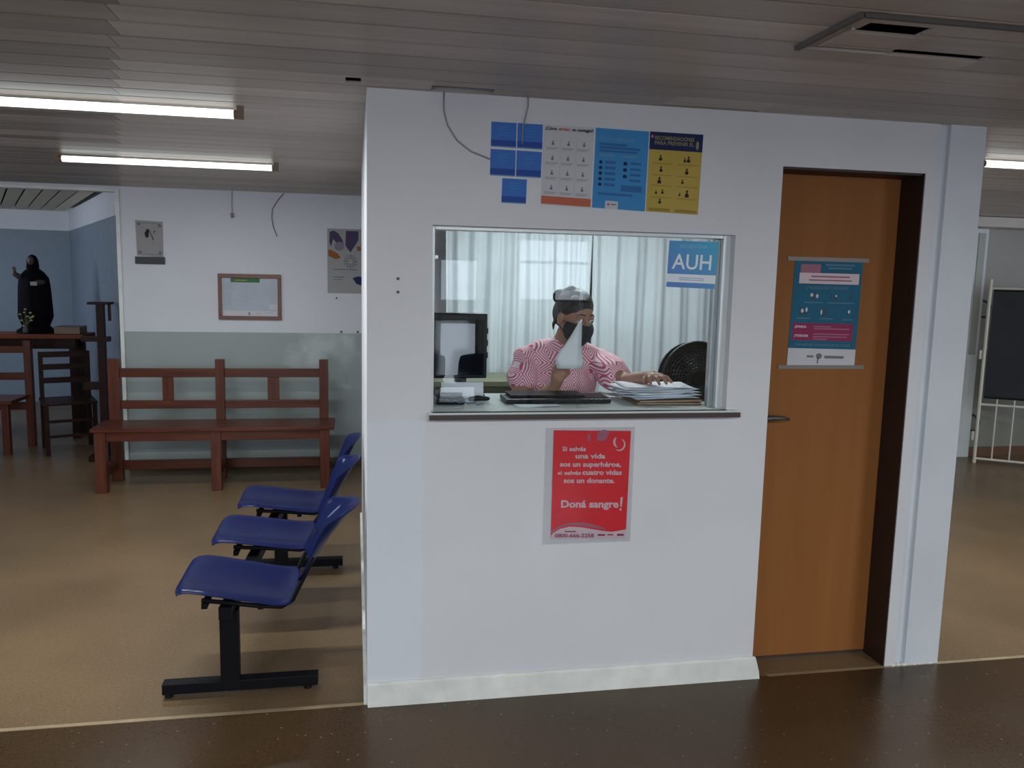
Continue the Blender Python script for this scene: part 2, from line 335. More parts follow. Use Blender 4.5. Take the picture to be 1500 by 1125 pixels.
class Sheet:
    """a printed sheet on a vertical surface: corners (x, z) tl, tr, bl, br; y of its back; everything printed lies on it"""
    def __init__(s, name, label, cat, tl, tr, bl, br, y, m, group=None, th=0.0015):
        s.c = (tl, tr, bl, br); s.y = y-th; s.w = math.hypot(tr[0]-tl[0], tr[1]-tl[1]); s.h = math.hypot(tl[0]-bl[0], tl[1]-bl[1])
        s.root = thing(name, ((bl[0]+br[0])/2, y, min(bl[1], br[1])), label, cat, group)
        bm = B(); f = [bm.verts.new(s.P(u, v, 0)) for u, v in ((0, 0), (1, 0), (1, 1), (0, 1))]; b = [bm.verts.new(s.P(u, v, -th)) for u, v in ((0, 0), (1, 0), (1, 1), (0, 1))]
        bm.faces.new(f); bm.faces.new(list(reversed(b)))
        for k in range(4): bm.faces.new((f[k], f[(k+1) % 4], b[(k+1) % 4], b[k]))
        obj('sheet', bm, m, s.root)
    def P(s, u, v, d):     # u right, v down, d towards the viewer
        tl, tr, bl, br = s.c
        x = (tl[0]*(1-u)+tr[0]*u)*(1-v)+(bl[0]*(1-u)+br[0]*u)*v; z = (tl[1]*(1-u)+tr[1]*u)*(1-v)+(bl[1]*(1-u)+br[1]*u)*v
        return Vector((x, s.y-d, z))
    def poly(s, bm, pts, d=0.0005):
        bm.faces.new([bm.verts.new(s.P(u, v, d)) for u, v in pts])
    def rects(s, name, rs, m, d=0.0005):
        bm = B()
        for (a, b, c, e) in rs: s.poly(bm, ((a, b), (c, b), (c, e), (a, e)), d)
        return obj(name, bm, m, s.root, kind='stuff' if len(rs) > 1 else None)
    def shapes(s, name, polys, m, d=0.0008):
        bm = B()
        for p in polys: s.poly(bm, p, d)
        return obj(name, bm, m, s.root, kind='stuff' if len(polys) > 1 else None)
    def blobs(s, name, cs, m, d=0.0008):
        bm = B()
        for (u, v, ru, rv) in cs: s.poly(bm, [(u+ru*math.cos(2*PI*k/12), v+rv*math.sin(2*PI*k/12)) for k in range(12)], d)
        return obj(name, bm, m, s.root, kind='stuff' if len(cs) > 1 else None)
    def person_icons(s, name, cs, m, d=0.0008):
        bm = B()
        for (u, v, k) in cs:
            q = s.w/s.h
            s.poly(bm, [(u+k*0.35*math.cos(2*PI*i/10), v-k*q*0.65+k*q*0.35*math.sin(2*PI*i/10)) for i in range(10)], d)
            s.poly(bm, [(u-k*.6, v+k*q*.9), (u-k*.5, v+k*q*.05), (u-k*.2, v-k*q*.25), (u+k*.3, v-k*q*.2), (u+k*.55, v+k*q*.15), (u+k*.6, v+k*q*.9)], d)
        return obj(name, bm, m, s.root, kind='stuff')
    def text(s, name, t, u, v, h, m, align='LEFT', bold=0.0, width=None, d=0.001):
        me = text_me(t, h*s.h*1.35, bold*h*s.h, align)
        k = 1.0
        if width and len(me.vertices):
            ext = max(q.co.x for q in me.vertices)-min(q.co.x for q in me.vertices)
            k = width*s.w/ext
        for q in me.vertices: q.co = s.P(u+q.co.x*k/s.w, v-q.co.y/s.h, d)
        return obj_me(name, me, m, s.root)

# ================================================================== SETTING
CZ = 2.23
YB = 3.995
def struct(name, dims, m, **k): return bxo(name, dims, m, kind='structure', **k)
fl = struct('floor', (-7.2, 7.6, -7.3, 8.6, -0.10, 0.0), floor_hall)
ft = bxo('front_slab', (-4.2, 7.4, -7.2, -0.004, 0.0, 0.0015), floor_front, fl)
bxo('joint_strip', (-4.2, -0.005, 0.0, 0.020, 0.0, 0.0018), mat('worn_joint_strip', (0.30, 0.22, 0.13), 0.5, noise=0.2), fl)
bxo('joint_strip', (1.62, 7.3, -0.012, 0.008, 0.0, 0.0018), MATS['worn_joint_strip'], fl)
cl = struct('ceiling', (-4.2, 7.4, -7.2, 4.0, 2.36, 2.42), dark_void)
bxo('rear_plain_panel', (-4.2, 7.3, -7.15, -1.84, CZ, CZ+0.02), plank_m, cl)
# planks run along x; end joints drift with the row as on the photographed ceiling
openings = [(-1.05, -0.975, 1.185, 1.365), (-0.865, -0.82, 1.39, 1.68), (-0.085, -0.004, 0.215, 0.43), (-0.024, -0.004, 1.05, 1.43), (-0.12, -0.05, -0.07, -0.02)]
PITCH_P = 0.14; y = -1.84
row = 0
plank_cache = {}
def plank(x0, x1, y0, y1, m):
    key = (round(x1-x0, 2), m.name); w_ = y1-y0
    bm = B(); prof = [(0, 0.008), (0.0, 0.003), (0.004, 0), (w_-0.008, 0), (w_-0.004, 0.003), (w_-0.004, 0.006), (w_, 0.006), (w_, 0.008)]
    a = [bm.verts.new((x0, y0+p, CZ+q)) for p, q in prof]; b = [bm.verts.new((x1, y0+p, CZ+q)) for p, q in prof]
    for k in range(len(prof)): bm.faces.new((a[k], a[(k+1) % len(prof)], b[(k+1) % len(prof)], b[k]))
    bm.faces.new(a); bm.faces.new(list(reversed(b)))
    obj('plank', bm, m, cl)
while y < YB-0.02:
    y1 = min(y+PITCH_P, YB-0.001)
    xs_ = -0.80-0.255*(y+0.05)
    xr = 2.9+0.5*math.sin(row*2.1)
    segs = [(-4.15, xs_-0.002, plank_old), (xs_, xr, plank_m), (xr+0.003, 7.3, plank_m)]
    for (a, b, m) in segs:
        hits = [o_ for o_ in openings if o_[0] < y1 and o_[1] > y and o_[2] > a and o_[3] < b]
        x_ = a
        for (oy0, oy1, ox0, ox1) in sorted(hits, key=lambda o_: o_[2]):
            plank(x_, ox0, y, y1-0.001, m)
            for (ya, yb_) in ((y, oy0), (oy1, y1-0.001)):
                if yb_-ya > 0.012: plank(ox0, ox1, ya, yb_, m)
            x_ = ox1
        plank(x_, b, y, y1-0.001, m)
    y += PITCH_P; row += 1

# booth front wall (window and door openings cut by building around them)
W0, W1, WZ0, WZ1 = 0.2285, 1.374, 1.110, 1.778
D0, D1, DZ = 1.551, 2.158, 2.04
def wall_from(name, boxes, m):
    bm = B()
    for d in boxes: box(bm, *d)
    bmesh.ops.remove_doubles(bm, verts=bm.verts, dist=1e-5)
    return obj(name, bm, m, kind='structure')
T = 0.11
wall_from('wall_booth_front', [(0, W0, 0, T, 0, 2.25), (W0, W1, 0, T, 0, WZ0-0.03), (W0, W1, 0, T, WZ1, 2.25), (W1, D0, 0, T, 0, 2.25), (D0, D1, 0, T, DZ, 2.25), (D1, 2.205, 0, T, 0, 2.25)], booth_wall)
wall_from('wall_pier', [(2.205, 2.25, 0.014, 0.3, 0, 2.25), (2.25, 2.408, -0.004, 0.3, 0, 2.25)], mat('pier_paint', (0.62, 0.65, 0.70), 0.5, noise=0.05, nscale=3, bump=0.2, bscale=12))
struct('wall_booth_left', (0.0, 0.10, T, 2.3, 0, 2.25), white_wall)
struct('wall_booth_right', (2.30, 2.40, 0.3, 2.3, 0, 2.25), white_wall)
struct('wall_booth_rear', (0.0, 2.40, 2.3, 2.4, 0, 2.25), white_wall)
# filler plaster lip along the pier foot
bm = B()
for k in range(9): sphere(bm, (2.20+k*0.025, 0.004-0.006*random.random(), 0.004), 0.012, (1.3, 0.8, 0.7), 1)
obj('trim_1', bm, trim_white, kind='structure')
# skirting, proud and torn at its right end
bm = B(); prof = [(0.0, 0.088), (-0.006, 0.09), (-0.014, 0.082), (-0.020, 0.03), (-0.024, 0.0), (0.0, 0.0)]
N_ = 40; rings = []
for k in range(N_+1):
    x = 0.002+(1.556)*k/N_; j = (random.random()-0.5)*0.003
    rings.append([bm.verts.new((x+(0.016-p[1]*0.2+0.006*random.random() if k == N_ else 0), p[0]-0.0005, p[1]+(j if p[1] > .05 else 0))) for p in prof])
for k in range(N_):
    for i in range(len(prof)): bm.faces.new((rings[k][i], rings[k][(i+1) % 6], rings[k+1][(i+1) % 6], rings[k+1][i]))
bm.faces.new(rings[0]); bm.faces.new(list(reversed(rings[-1])))
obj('baseboard_booth', bm, trim_white, kind='structure')
bxo('baseboard_booth_left', (-0.012, 0.0, 0.0, 2.3, 0, 0.075), trim_white, kind='structure')
# screw holes and dark ceiling gap line above the wall
pm = mat('grey_wall_plug', (0.08, 0.08, 0.09), 0.6)
for z, t_ in ((1.587, 'upper'), (1.54, 'lower')):
    tag(obj('wall_plug', disc(B(), (0.108, -0.002, z), 0.0055, 0.004, n=10), pm), t_+' of two small grey screw plugs in the booth wall left of the window', 'wall plug')
# door_1
dr = thing('door_1', (1.86, 0.144, 0), 'door', 'door'); del dr['label']; del dr['category']; dr['kind'] = 'structure'
bxo('door_leaf', (D0-0.02, 2.166, 0.144, 0.184, 0.012, 2.075), door_m, dr, bev=0.002)
bxo('door_jamb', (D1-0.004, D1+0.012, 0.004, 0.143, 0, DZ), dark_brown, dr)
bxo('door_head', (D0, D1-0.005, 0.012, 0.143, DZ-0.008, DZ+0.002), dark_brown, dr)
bxo('door_left_jamb', (D0-0.012, D0+0.001, 0.03, 0.143, 0, DZ), dark_brown, dr)
bxo('threshold', (D0, D1, 0.144, 0.19, 0.0, 0.011), mat('dark_threshold', (0.05, 0.035, 0.025), 0.5), dr)
h = obj('door_handle', tube(B(), [(1.60, 0.142, 1.054), (1.60, 0.105, 1.054), (1.604, 0.098, 1.055), (1.63, 0.095, 1.057), (1.675, 0.096, 1.055), (1.70, 0.10, 1.050)], [0.011, 0.011, 0.012, 0.011, 0.009, 0.006], 10), steel, dr, smooth=True)
obj('handle_rose', disc(B(), (1.60, 0.141, 1.054), 0.02, 0.006), steel, h)

# booth window frame and glass
wn = thing('window_1', (0.8, 0.06, WZ0), 'x', 'x'); del wn['label']; del wn['category']; wn['kind'] = 'structure'
bxo('window_frame', (W1-0.030, W1, 0.035, 0.095, WZ0, WZ1), alu, wn, bev=0.002)
bxo('window_frame', (W1-0.052, W1-0.031, 0.060, 0.09, WZ0, WZ1-0.015), alu_d, wn, bev=0.002)
bxo('window_frame', (W0, W0+0.012, 0.035, 0.095, WZ0, WZ1), alu, wn, bev=0.002)
bxo('window_frame', (W0+0.012, W1-0.031, 0.035, 0.095, WZ1-0.014, WZ1), alu, wn, bev=0.002)
bxo('window_pane', (W0+0.012, 0.80, 0.056, 0.060, WZ0+0.004, WZ1-0.014), glass_m, wn)
bxo('window_pane', (0.785, W1-0.031, 0.044, 0.048, WZ0+0.004, WZ1-0.014), glass_m, wn)
# back wall of the hall with the opening to the chapel
wall_from('wall_back', [(-1.83, 2.05, YB, YB+0.12, 0, 2.25), (-4.2, -1.83, YB, YB+0.12, 2.19, 2.25)], twotone)
bxo('trim_2', (-1.856, -1.828, YB-0.012, YB+0.13, 0, 2.205), trim_white, kind='structure')
bxo('trim_3', (-4.2, -1.857, YB-0.012, YB+0.0, 2.188, 2.212), trim_white, kind='structure')
bxo('baseboard_back', (-1.82, 2.0, YB-0.012, YB, 0, 0.07), mat('brown_skirting', (0.10, 0.075, 0.05), 0.5, noise=0.1), kind='structure')
struct('wall_left', (-4.2, -4.1, -7.2, -0.6, 0, 2.35), hidden_wall)
wall_from('wall_left_far', [(-4.2, -4.1, -0.6, 1.8, 0, 0.8), (-4.2, -4.1, -0.6, 1.8, 2.1, 2.35), (-4.2, -4.1, 1.8, 4.1, 0, 2.35)], hidden_wall)
wall_from('wall_rear', [(-4.2, -2.7, -7.2, -7.1, 0, 2.35), (-2.7, -0.1, -7.2, -7.1, 0, 0.75), (-2.7, -0.1, -7.2, -7.1, 2.08, 2.35), (-0.1, 0.8, -7.2, -7.1, 0, 2.35),
  (0.8, 0.98, -7.2, -7.1, 0, 2.35), (0.98, 1.45, -7.2, -7.1, 1.83, 2.35), (0.98, 1.45, -7.2, -7.1, 1.02, 1.31), (1.45, 1.95, -7.2, -7.1, 0, 2.35), (1.95, 2.9, -7.2, -7.1, 0, 1.3), (1.95, 2.9, -7.2, -7.1, 2.1, 2.35), (2.9, 4.8, -7.2, -7.1, 0, 2.35),
  (4.8, 6.4, -7.2, -7.1, 0, 0.75), (4.8, 6.4, -7.2, -7.1, 2.08, 2.35), (6.4, 7.4, -7.2, -7.1, 0, 2.35)], hidden_wall)
for n, (a, b, c, d) in enumerate([(0.98, 1.45, 0.0, 1.83), (1.95, 2.9, 1.3, 2.1), (-2.7, -0.1, 0.75, 2.08), (4.8, 6.4, 0.75, 2.08)]):
    bm = B(); t = 0.035
    k = max(1, round((b-a)/0.55))
    for i in range(k+1): box(bm, a+(b-a)*i/k-t/2, a+(b-a)*i/k+t/2, -7.14, -7.10, c, d)
    for z in (c+t/2, c+(d-c)*0.62, d-t/2): box(bm, a, b, -7.14, -7.10, z-t/2, z+t/2)
    obj('window_%d' % (n+2), bm, mat('dark_window_frame', (0.10, 0.09, 0.08), 0.5), kind='structure')
# corridor to the right of the booth
grey_wall = mat('corridor_paint', (0.34, 0.32, 0.29), 0.5, noise=0.04)
wall_from('wall_corridor_back', [(2.0, 7.3, 3.85, 3.97, 0.0, 2.35)], grey_wall)
bxo('corridor_dado', (5.62, 7.29, 3.843, 3.85, 0.0, 1.02), mat('corridor_dado_paint', (0.25, 0.25, 0.21), 0.5, noise=0.05), bpy.data.objects['wall_corridor_back'])
bxo('baseboard_corridor', (5.62, 7.29, 3.83, 3.842, 0, 0.09), mat('brown_base', (0.15, 0.08, 0.045), 0.5), kind='structure')
wall_from('wall_right', [(7.3, 7.4, -7.2, 0.2, 0, 2.35), (7.3, 7.4, 0.2, 2.2, 0, 0.8), (7.3, 7.4, 0.2, 2.2, 2.1, 2.35), (7.3, 7.4, 2.2, 4.0, 0, 2.35)], hidden_wall)
pl = struct('trim_4', (5.56, 5.695, 3.80, 3.849, 0.0, 2.14), mat('pale_pilaster', (0.62, 0.66, 0.66), 0.45), bev=0.004)
bxo('trim_5', (5.59, 5.66, 3.792, 3.800, 0.98, 2.10), mat('grey_green_strip', (0.36, 0.38, 0.34), 0.5), kind='structure')
struct('trim_6', (2.42, 7.28, 3.55, 3.84, 2.14, 2.225), mat('corridor_beam', (0.50, 0.47, 0.43), 0.5))

# ================================================================== CHAPEL beyond the opening
ang = math.atan2(4.59-7.743, -2.059+3.361)     # direction of the oblique wall
P0 = Vector((-1.90, 4.21, 0)); P1 = Vector((-3.361, 7.743, 0)); dirw = (P1-P0).normalized(); nrm = Vector((dirw.y, -dirw.x, 0))
def slab(name, a, b, th, z0, z1, m, side=1, kind='structure', parent=None):
    d = (b-a).normalized(); n = Vector((d.y, -d.x, 0))*th*side; bm = B()
    pts = [a, b, b+n, a+n]; lo = [bm.verts.new((p.x, p.y, z0)) for p in pts]; hi = [bm.verts.new((p.x, p.y, z1)) for p in pts]
    bm.faces.new(lo); bm.faces.new(hi)
    for k in range(4): bm.faces.new((lo[k], lo[(k+1) % 4], hi[(k+1) % 4], hi[k]))
    return obj(name, bm, m, parent, kind=kind)
P2 = P1+Vector((-1, -0.12, 0)).normalized()*3.7
slab('wall_chapel_right', P0, P1, 0.1, 0, 2.03, blue_wall, 1)
slab('wall_chapel_right_upper', P0, P1, 0.1, 2.03, 2.26, white_wall, 1)
slab('wall_chapel_back', P1, P2, 0.1, 0, 2.03, blue_wall, 1)
slab('wall_chapel_back_upper', P1, P2, 0.1, 2.03, 2.26, white_wall, 1)
struct('wall_chapel_left', (-7.1, -7.0, 4.1, 8.0, 0, 2.3), hidden_wall)
cc = struct('ceiling_chapel', (-7.1, -1.8, 4.12, 8.4, 2.30, 2.34), dark_void)
yy = 4.14
# slats laid obliquely, each its own strip
dd = Vector((math.cos(math.radians(112)), math.sin(math.radians(112)), 0)); nn = Vector((dd.y, -dd.x, 0))
for k in range(26):
    o0 = Vector((-1.95, 4.13, 0))-nn*0.13*k
    def yclip(p0, d):
        t0 = (4.13-p0.y)/d.y; t1 = (8.2-p0.y)/d.y
        return p0+d*t0, p0+d*t1
    a, b = yclip(o0, dd)
    if a.x < -6.9: continue
    # keep the strip inside the room: cut at the back wall line
    d2 = (P2-P1); t = ((P1.x-a.x)*d2.y-(P1.y-a.y)*d2.x)/(dd.x*d2.y-dd.y*d2.x); e = a+dd*t
    slab('slat', a, Vector((e.x, e.y, 0)), 0.112, 2.255, 2.268, slat_m, -1, kind=None, parent=cc)

# ================================================================== COUNTER
ct = thing('reception_counter', (0.82, 0.25, 1.08), 'pale laminate reception counter with a dark brown front edge, under the booth window', 'counter')
bxo('worktop', (0.232, 1.372, -0.024, 0.47, 1.088, 1.110), counter_m, ct)
bxo('worktop_lip', (0.218, 1.412, -0.026, -0.0005, 1.088, 1.110), counter_m, ct)
bxo('front_edge', (0.220, 1.420, -0.034, -0.0265, 1.084, 1.103), counter_edge, ct, bev=0.001)
for x in (0.36, 1.22): bxo('leg', (x, x+0.04, 0.42, 0.46, 0, 1.087), alu_d, ct)

# ================================================================== POSTERS ON THE BOOTH WALL
blues = [((0.431, 2.141), (0.521, 2.141), (0.4305, 2.056), (0.5205, 2.055), 'top left of the four small royal blue notices, left of the white grid poster'),
         ((0.525, 2.141), (0.616, 2.141), (0.5245, 2.055), (0.6155, 2.054), 'top right of the four small royal blue notices, under the hanging wire'),
         ((0.430, 2.048), (0.520, 2.047), (0.429, 1.957), (0.519, 1.956), 'bottom left of the four small royal blue notices above the window'),
         ((0.524, 2.047), (0.615, 2.046), (0.523, 1.956), (0.613, 1.955), 'bottom right of the four small royal blue notices, beside the white grid poster'),
         ((0.474, 1.949), (0.563, 1.948), (0.472, 1.863), (0.561, 1.862), 'lone small royal blue notice hanging below the block of four')]
for tl, tr, bl, br, lb in blues:
    s = Sheet('blue_notice', lb, 'notice', tl, tr, bl, br, 0.0, P_blue, 'small royal blue notices')
    s.rects('print_band', [(0, .72, 1, .96)], P_blue_d); s.rects('white_margin', [(0, .955, 1, 1)], P_cyan_l, 0.0007)
    s.rects('small_print', [(.3, .18, .72, .21), (.25, .28, .75, .31), (.35, .40, .68, .43), (.3, .50, .6, .53)], P_cyan)
bm = B()
Q = 0.0
s = Sheet('symptom_poster', 'white poster with a grid of grey pictures and an orange foot band', 'poster', (0.620, 2.142), (0.806, 2.141), (0.616, 1.862), (0.801, 1.856), 0.0, P_white)
s.text('title', '¿Cómo', .03, .062, .040, P_black, bold=.05, width=.23); s.text('title', 'evitar', .29, .062, .040, P_orange, bold=.05, width=.24)
s.text('title', 'su contagio?', .56, .062, .040, P_black, bold=.05, width=.42)
ic = []; tx = []
for r_ in range(4):
    for c_ in range(3):
        ic.append((.19+c_*.31, .22+r_*.185, .045)); 
        for l in range(2): tx.append((.06+c_*.31, .275+r_*.185+l*.018, .31+c_*.31-(0.05 if l else 0), .287+r_*.185+l*.018))
s.person_icons('picture', ic, P_grey); s.rects('small_print', tx, mat('print_mid_grey', (0.36, 0.36, 0.39), 0.5)); s.rects('foot_band', [(0, .885, 1, .985)], P_orange)
s.rects('divider', [(.345, .14, .350, .86), (.655, .14, .660, .86)], mat('print_mid_grey', (0.36, 0.36, 0.39), 0.5))
s = Sheet('coronavirus_poster', 'medium blue poster in two columns with a white tag at its foot', 'poster', (0.812, 2.141), (1.013, 2.138), (0.807, 1.859), (1.009, 1.852), 0.0, P_cyan)
s.text('title', 'Coronavirus', .07, .15, .062, P_cyan_l, bold=.03, width=.66)
s.rects('small_print', [(.08, .18, .6, .21), (.08, .22, .85, .25), (.08, .265, .8, .29)]+[(.20, .40+.07*k, .40, .435+.07*k) for k in range(5)]+[(.68, .40+.07*k, .88, .43+.07*k) for k in range(4)]+[(.52, .69, .92, .77), (.1, .80, .75, .83)], P_cyan_d)
s.rects('heading', [(.08, .32, .36, .345), (.52, .32, .78, .345)], P_cyan_l)
s.blobs('pictogram', [(.12, .42+.07*k, .035, .022) for k in range(5)]+[(.58, .42+.08*k, .04, .024) for k in range(3)], P_navy)
s.rects('white_tag', [(.24, .90, .48, 1)], P_white); s.blobs('tag_emblem', [(.30, .945, .03, .018)], P_rose, .001)
s.rects('tag_print', [(.35, .935, .45, .95)], P_grey, .001)
s = Sheet('protocol_poster', 'mustard yellow poster with dark navy heading and black pictograms, rightmost above the window', 'poster', (1.017, 2.139), (1.223, 2.138), (1.013, 1.853), (1.217, 1.847), 0.0, P_yel)
s.rects('header', [(0, 0, 1, .22)], P_navy); s.text('title', 'RECOMENDACIONES', .09, .095, .048, P_olive, bold=.03, width=.74, d=.0012); s.text('title', 'PARA PREVENIR EL', .09, .155, .048, P_olive, bold=.03, width=.74, d=.0012)
s.blobs('header_emblem', [(.90, .14, .03, .055)], P_olive, .0012); s.blobs('header_emblem', [(.045, .06, .025, .02)], P_rose, .0012)
s.person_icons('pictogram', [(.22, .32, .05), (.75, .32, .055), (.68, .33, .04), (.24, .46, .05), (.73, .47, .055), (.22, .60, .06), (.66, .60, .04), (.17, .75, .035), (.29, .74, .04), (.62, .76, .03), (.76, .75, .065), (.25, .86, .045)], P_black)
s.rects('small_print', [(.08, .385, .45, .395), (.55, .385, .95, .395), (.08, .53, .45, .54), (.55, .53, .95, .54), (.08, .66, .45, .67), (.55, .66, .95, .67), (.08, .81, .45, .82), (.55, .81, .95, .82), (.05, .95, .45, .985), (.54, .95, .97, .985)], P_yel_d)
# red poster in a clear sleeve
s = Sheet('blood_donation_poster', 'red blood donation poster with white lettering, taped under the counter', 'poster', (0.688, 1.037), (0.990, 1.031), (0.688, 0.618), (0.986, 0.607), -0.002, P_red)
for t, u, v, h_, wd in (('Si salvás', .115, .185, .040, .305), ('una vida', .285, .252, .046, .39), ('sos un superhéroe,', .09, .328, .046, .80), ('si salvás', .065, .402, .034, .30), ('cuatro vidas', .385, .402, .046, .52), ('sos un donante.', .145, .478, .046, .67), ('Doná sangre', .115, .705, .068, .76)):
    s.text('lettering', t, u, v, h_, P_pinkw, bold=.045, width=wd)
s.shapes('exclamation_mark', [[(.905, .61), (.935, .61), (.925, .70), (.905, .70)], [(.90, .715), (.925, .715), (.925, .735), (.90, .735)]], P_pinkw)
def arc(c, r, a0, a1, w0, q, n=14):
    o = []
    for i in range(n+1):
        a = a0+(a1-a0)*i/n; ww = w0*math.sin(PI*i/n)+.003; o.append((c[0]+(r+ww)*math.cos(a), c[1]+(r+ww)*q*math.sin(a)))
    for i in range(n, -1, -1):
        a = a0+(a1-a0)*i/n; ww = w0*math.sin(PI*i/n)+.003; o.append((c[0]+(r-ww)*math.cos(a), c[1]+(r-ww)*q*math.sin(a)))
    return o
q = s.w/s.h
s.shapes('drop_emblem', [arc((.85, .125), .075, -1.1, 2.1, .008, q), arc((.86, .10), .075, 2.0, 4.0, .012, q)], P_pinkw)
s.shapes('foot_wave', [[(0, .97), (.04, .94), (.12, .905), (.24, .885), (.38, .89), (.52, .905), (.68, .925), (.80, .935), (.90, .925), (1, .91), (1, 1), (0, 1)]], P_pinkw)
s.shapes('wave_line', [[(0, .93), (.12, .875), (.25, .85), (.40, .845), (.55, .865), (.72, .90), (.72, .915), (.52, .893), (.38, .878), (.24, .873), (.12, .893), (0, .955)]], P_rose, .0006)
s.text('phone_number', '0800-666-2258', .05, .985, .036, mat('print_wine', (0.30, 0.03, 0.09), 0.5), bold=.04, width=.52, d=.0014)
s.rects('small_print', [(.18, .925, .33, .937), (.62, .955, .72, .972), (.75, .955, .83, .968), (.88, .952, .97, .972)], mat('print_wine', (0.30, 0.03, 0.09), 0.5), .0014)
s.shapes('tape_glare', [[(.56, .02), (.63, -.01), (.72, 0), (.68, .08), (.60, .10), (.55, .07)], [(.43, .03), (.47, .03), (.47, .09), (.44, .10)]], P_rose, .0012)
sl = obj('plastic_sleeve', box(B(), 0.655, 1.004, -0.0078, -0.0070, 0.598, 1.047), sleeve_m, s.root)
# AUH sign on the inside of the glass
P_backlit = mat('print_backlit_white', (0.80, 0.86, 0.90), 0.4)  # white raised so the light from behind the sign sits in its colour
s = Sheet('window_sign', 'sky blue square sign reading AUH on the window glass', 'sign', (1.127, 1.752), (1.326, 1.752), (1.122, 1.578), (1.319, 1.573), 0.0435, P_backlit)
s.rects('blue_field', [(0, 0, 1, .71)], P_sky); s.text('lettering', 'AUH', .5, .60, .34, P_backlit, 'CENTER', bold=.012, width=.80)
s.text('heading', 'ARGENTINA', .5, .15, .085, mat('print_pale_sky', (0.20, 0.50, 0.68), 0.5), 'CENTER', width=.56)
s.rects('foot_band', [(0, .89, 1, 1)], P_sky); s.rects('small_print', [(.25, .78, .76, .80), (.25, .82, .76, .84)], mat('print_lav', (0.42, 0.48, 0.66), 0.5))
# door poster
s = Sheet('health_poster', 'teal health poster with magenta panel taped to the orange door', 'poster', (1.706, 1.700), (2.010, 1.700), (1.698, 1.268), (2.004, 1.262), 0.1435, P_teal)
s.rects('pink_tag', [(.09, .045, .38, .125)], P_magl); s.rects('white_band', [(.08, .125, .96, .225)], P_pinkw); s.rects('band_print', [(.25, .15, .82, .165), (.22, .185, .85, .198)], P_magl, .0012)
s.rects('heading', [(.45, .04, .88, .055), (.50, .07, .84, .085)], P_teal_l)
s.text('question', '¿MEDIDAS DE CUIDADO?', .5, .275, .028, P_teal_l, 'CENTER', bold=.04, width=.62)
s.person_icons('pictogram', [(.30, .345, .05), (.57, .345, .03), (.64, .345, .04), (.86, .345, .03), (.15, .485, .055), (.22, .485, .04), (.50, .485, .06), (.84, .485, .035)], mat('print_ink_blue', (0.02, 0.04, 0.09), 0.5))
s.blobs('pictogram_face', [(.28, .33, .022, .018), (.36, .34, .018, .02), (.16, .48, .02, .02), (.22, .47, .016, .022), (.44, .49, .012, .025), (.85, .48, .018, .018), (.64, .335, .012, .01)], P_white, .0012)
s.rects('small_print', [(.18, .395, .45, .405), (.52, .395, .92, .405), (.08, .545, .28, .555), (.42, .545, .62, .555), (.76, .55, .92, .56)], P_teal_l)
s.rects('magenta_panel', [(.04, .595, .93, .76)], P_mag); s.text('panel_word', '¡PARA', .07, .64, .022, P_pinkw, bold=.05, width=.17); s.text('panel_word', '¡TODOS!', .07, .725, .022, P_pinkw, bold=.05, width=.20)
s.rects('panel_print', [(.35, .62, .60, .632), (.35, .64, .88, .652), (.35, .69, .88, .702), (.35, .715, .85, .727), (.35, .738, .56, .75)], P_magl, .001)
s.text('foot_line', 'CUIDARTE ES CUIDARNOS ENTRE TODOS', .5, .81, .022, P_teal_l, 'CENTER', bold=.04, width=.82)
s.rects('white_foot', [(0, .835, 1, 1)], P_white); s.blobs('foot_emblem', [(.46, .905, .045, .028)], P_grey, .001); s.rects('foot_print', [(.28, .90, .38, .92), (.435, .92, .455, .975), (.54, .90, .83, .925)], P_grey, .001)
for z, (a, b) in ((1.702, (1.672, 2.034)), (1.262, (1.660, 2.046))): bxo('tape_strip', (a, b, 0.1395, 0.1405, z-0.009, z+0.007), tape_m, s.root)

# ================================================================== WALL THINGS ON THE BACK WALL
s = Sheet('engraving', 'small grey engraving print with a black bar beneath, on the back wall', 'picture', (-1.719, 1.979), (-1.517, 1.972), (-1.714, 1.705), (-1.519, 1.695), YB, P_old)
s.shapes('figure', [[(.32, .35), (.42, .22), (.50, .26), (.46, .46), (.36, .48)], [(.46, .20), (.52, .28), (.66, .52), (.62, .53)], [(.66, .28), (.72, .26), (.66, .36)]], P_black)
s.rects('thin_line', [(.63, .55, .65, .70), (.10, .06, .92, .075), (.06, .93, .9, .945)], P_grey); s.blobs('corner_ornament', [(.12, .10, .07, .05), (.88, .12, .07, .06), (.12, .9, .07, .05), (.88, .88, .07, .05)], P_grey)
bxo('black_bar', (-1.727, -1.508, YB-0.012, YB-0.003, 1.640, 1.698), mat('black_plaque', (0.03, 0.027, 0.03), 0.5), s.root)
fr = thing('framed_notice', (-0.87, YB, 1.216), 'notice sheets under a green heading in a brown wooden frame on the back wall', 'framed notice')
for d in ((-1.115, -0.629, YB-0.022, YB, 1.548, 1.580), (-1.115, -0.629, YB-0.022, YB, 1.214, 1.244), (-1.115, -1.088, YB-0.021, YB, 1.244, 1.548), (-0.656, -0.629, YB-0.021, YB, 1.244, 1.548)):
    bxo('frame_bar', d, frame_wood, fr, bev=0.002)
s = Sheet('tmp', 'x', 'x', (-1.088, 1.548), (-0.656, 1.548), (-1.088, 1.244), (-0.656, 1.244), YB-0.004, P_sheet)
s.rects('green_heading', [(.16, .0, .68, .115)], P_green); s.rects('heading_print', [(.24, .05, .45, .07)], P_yel, .001)
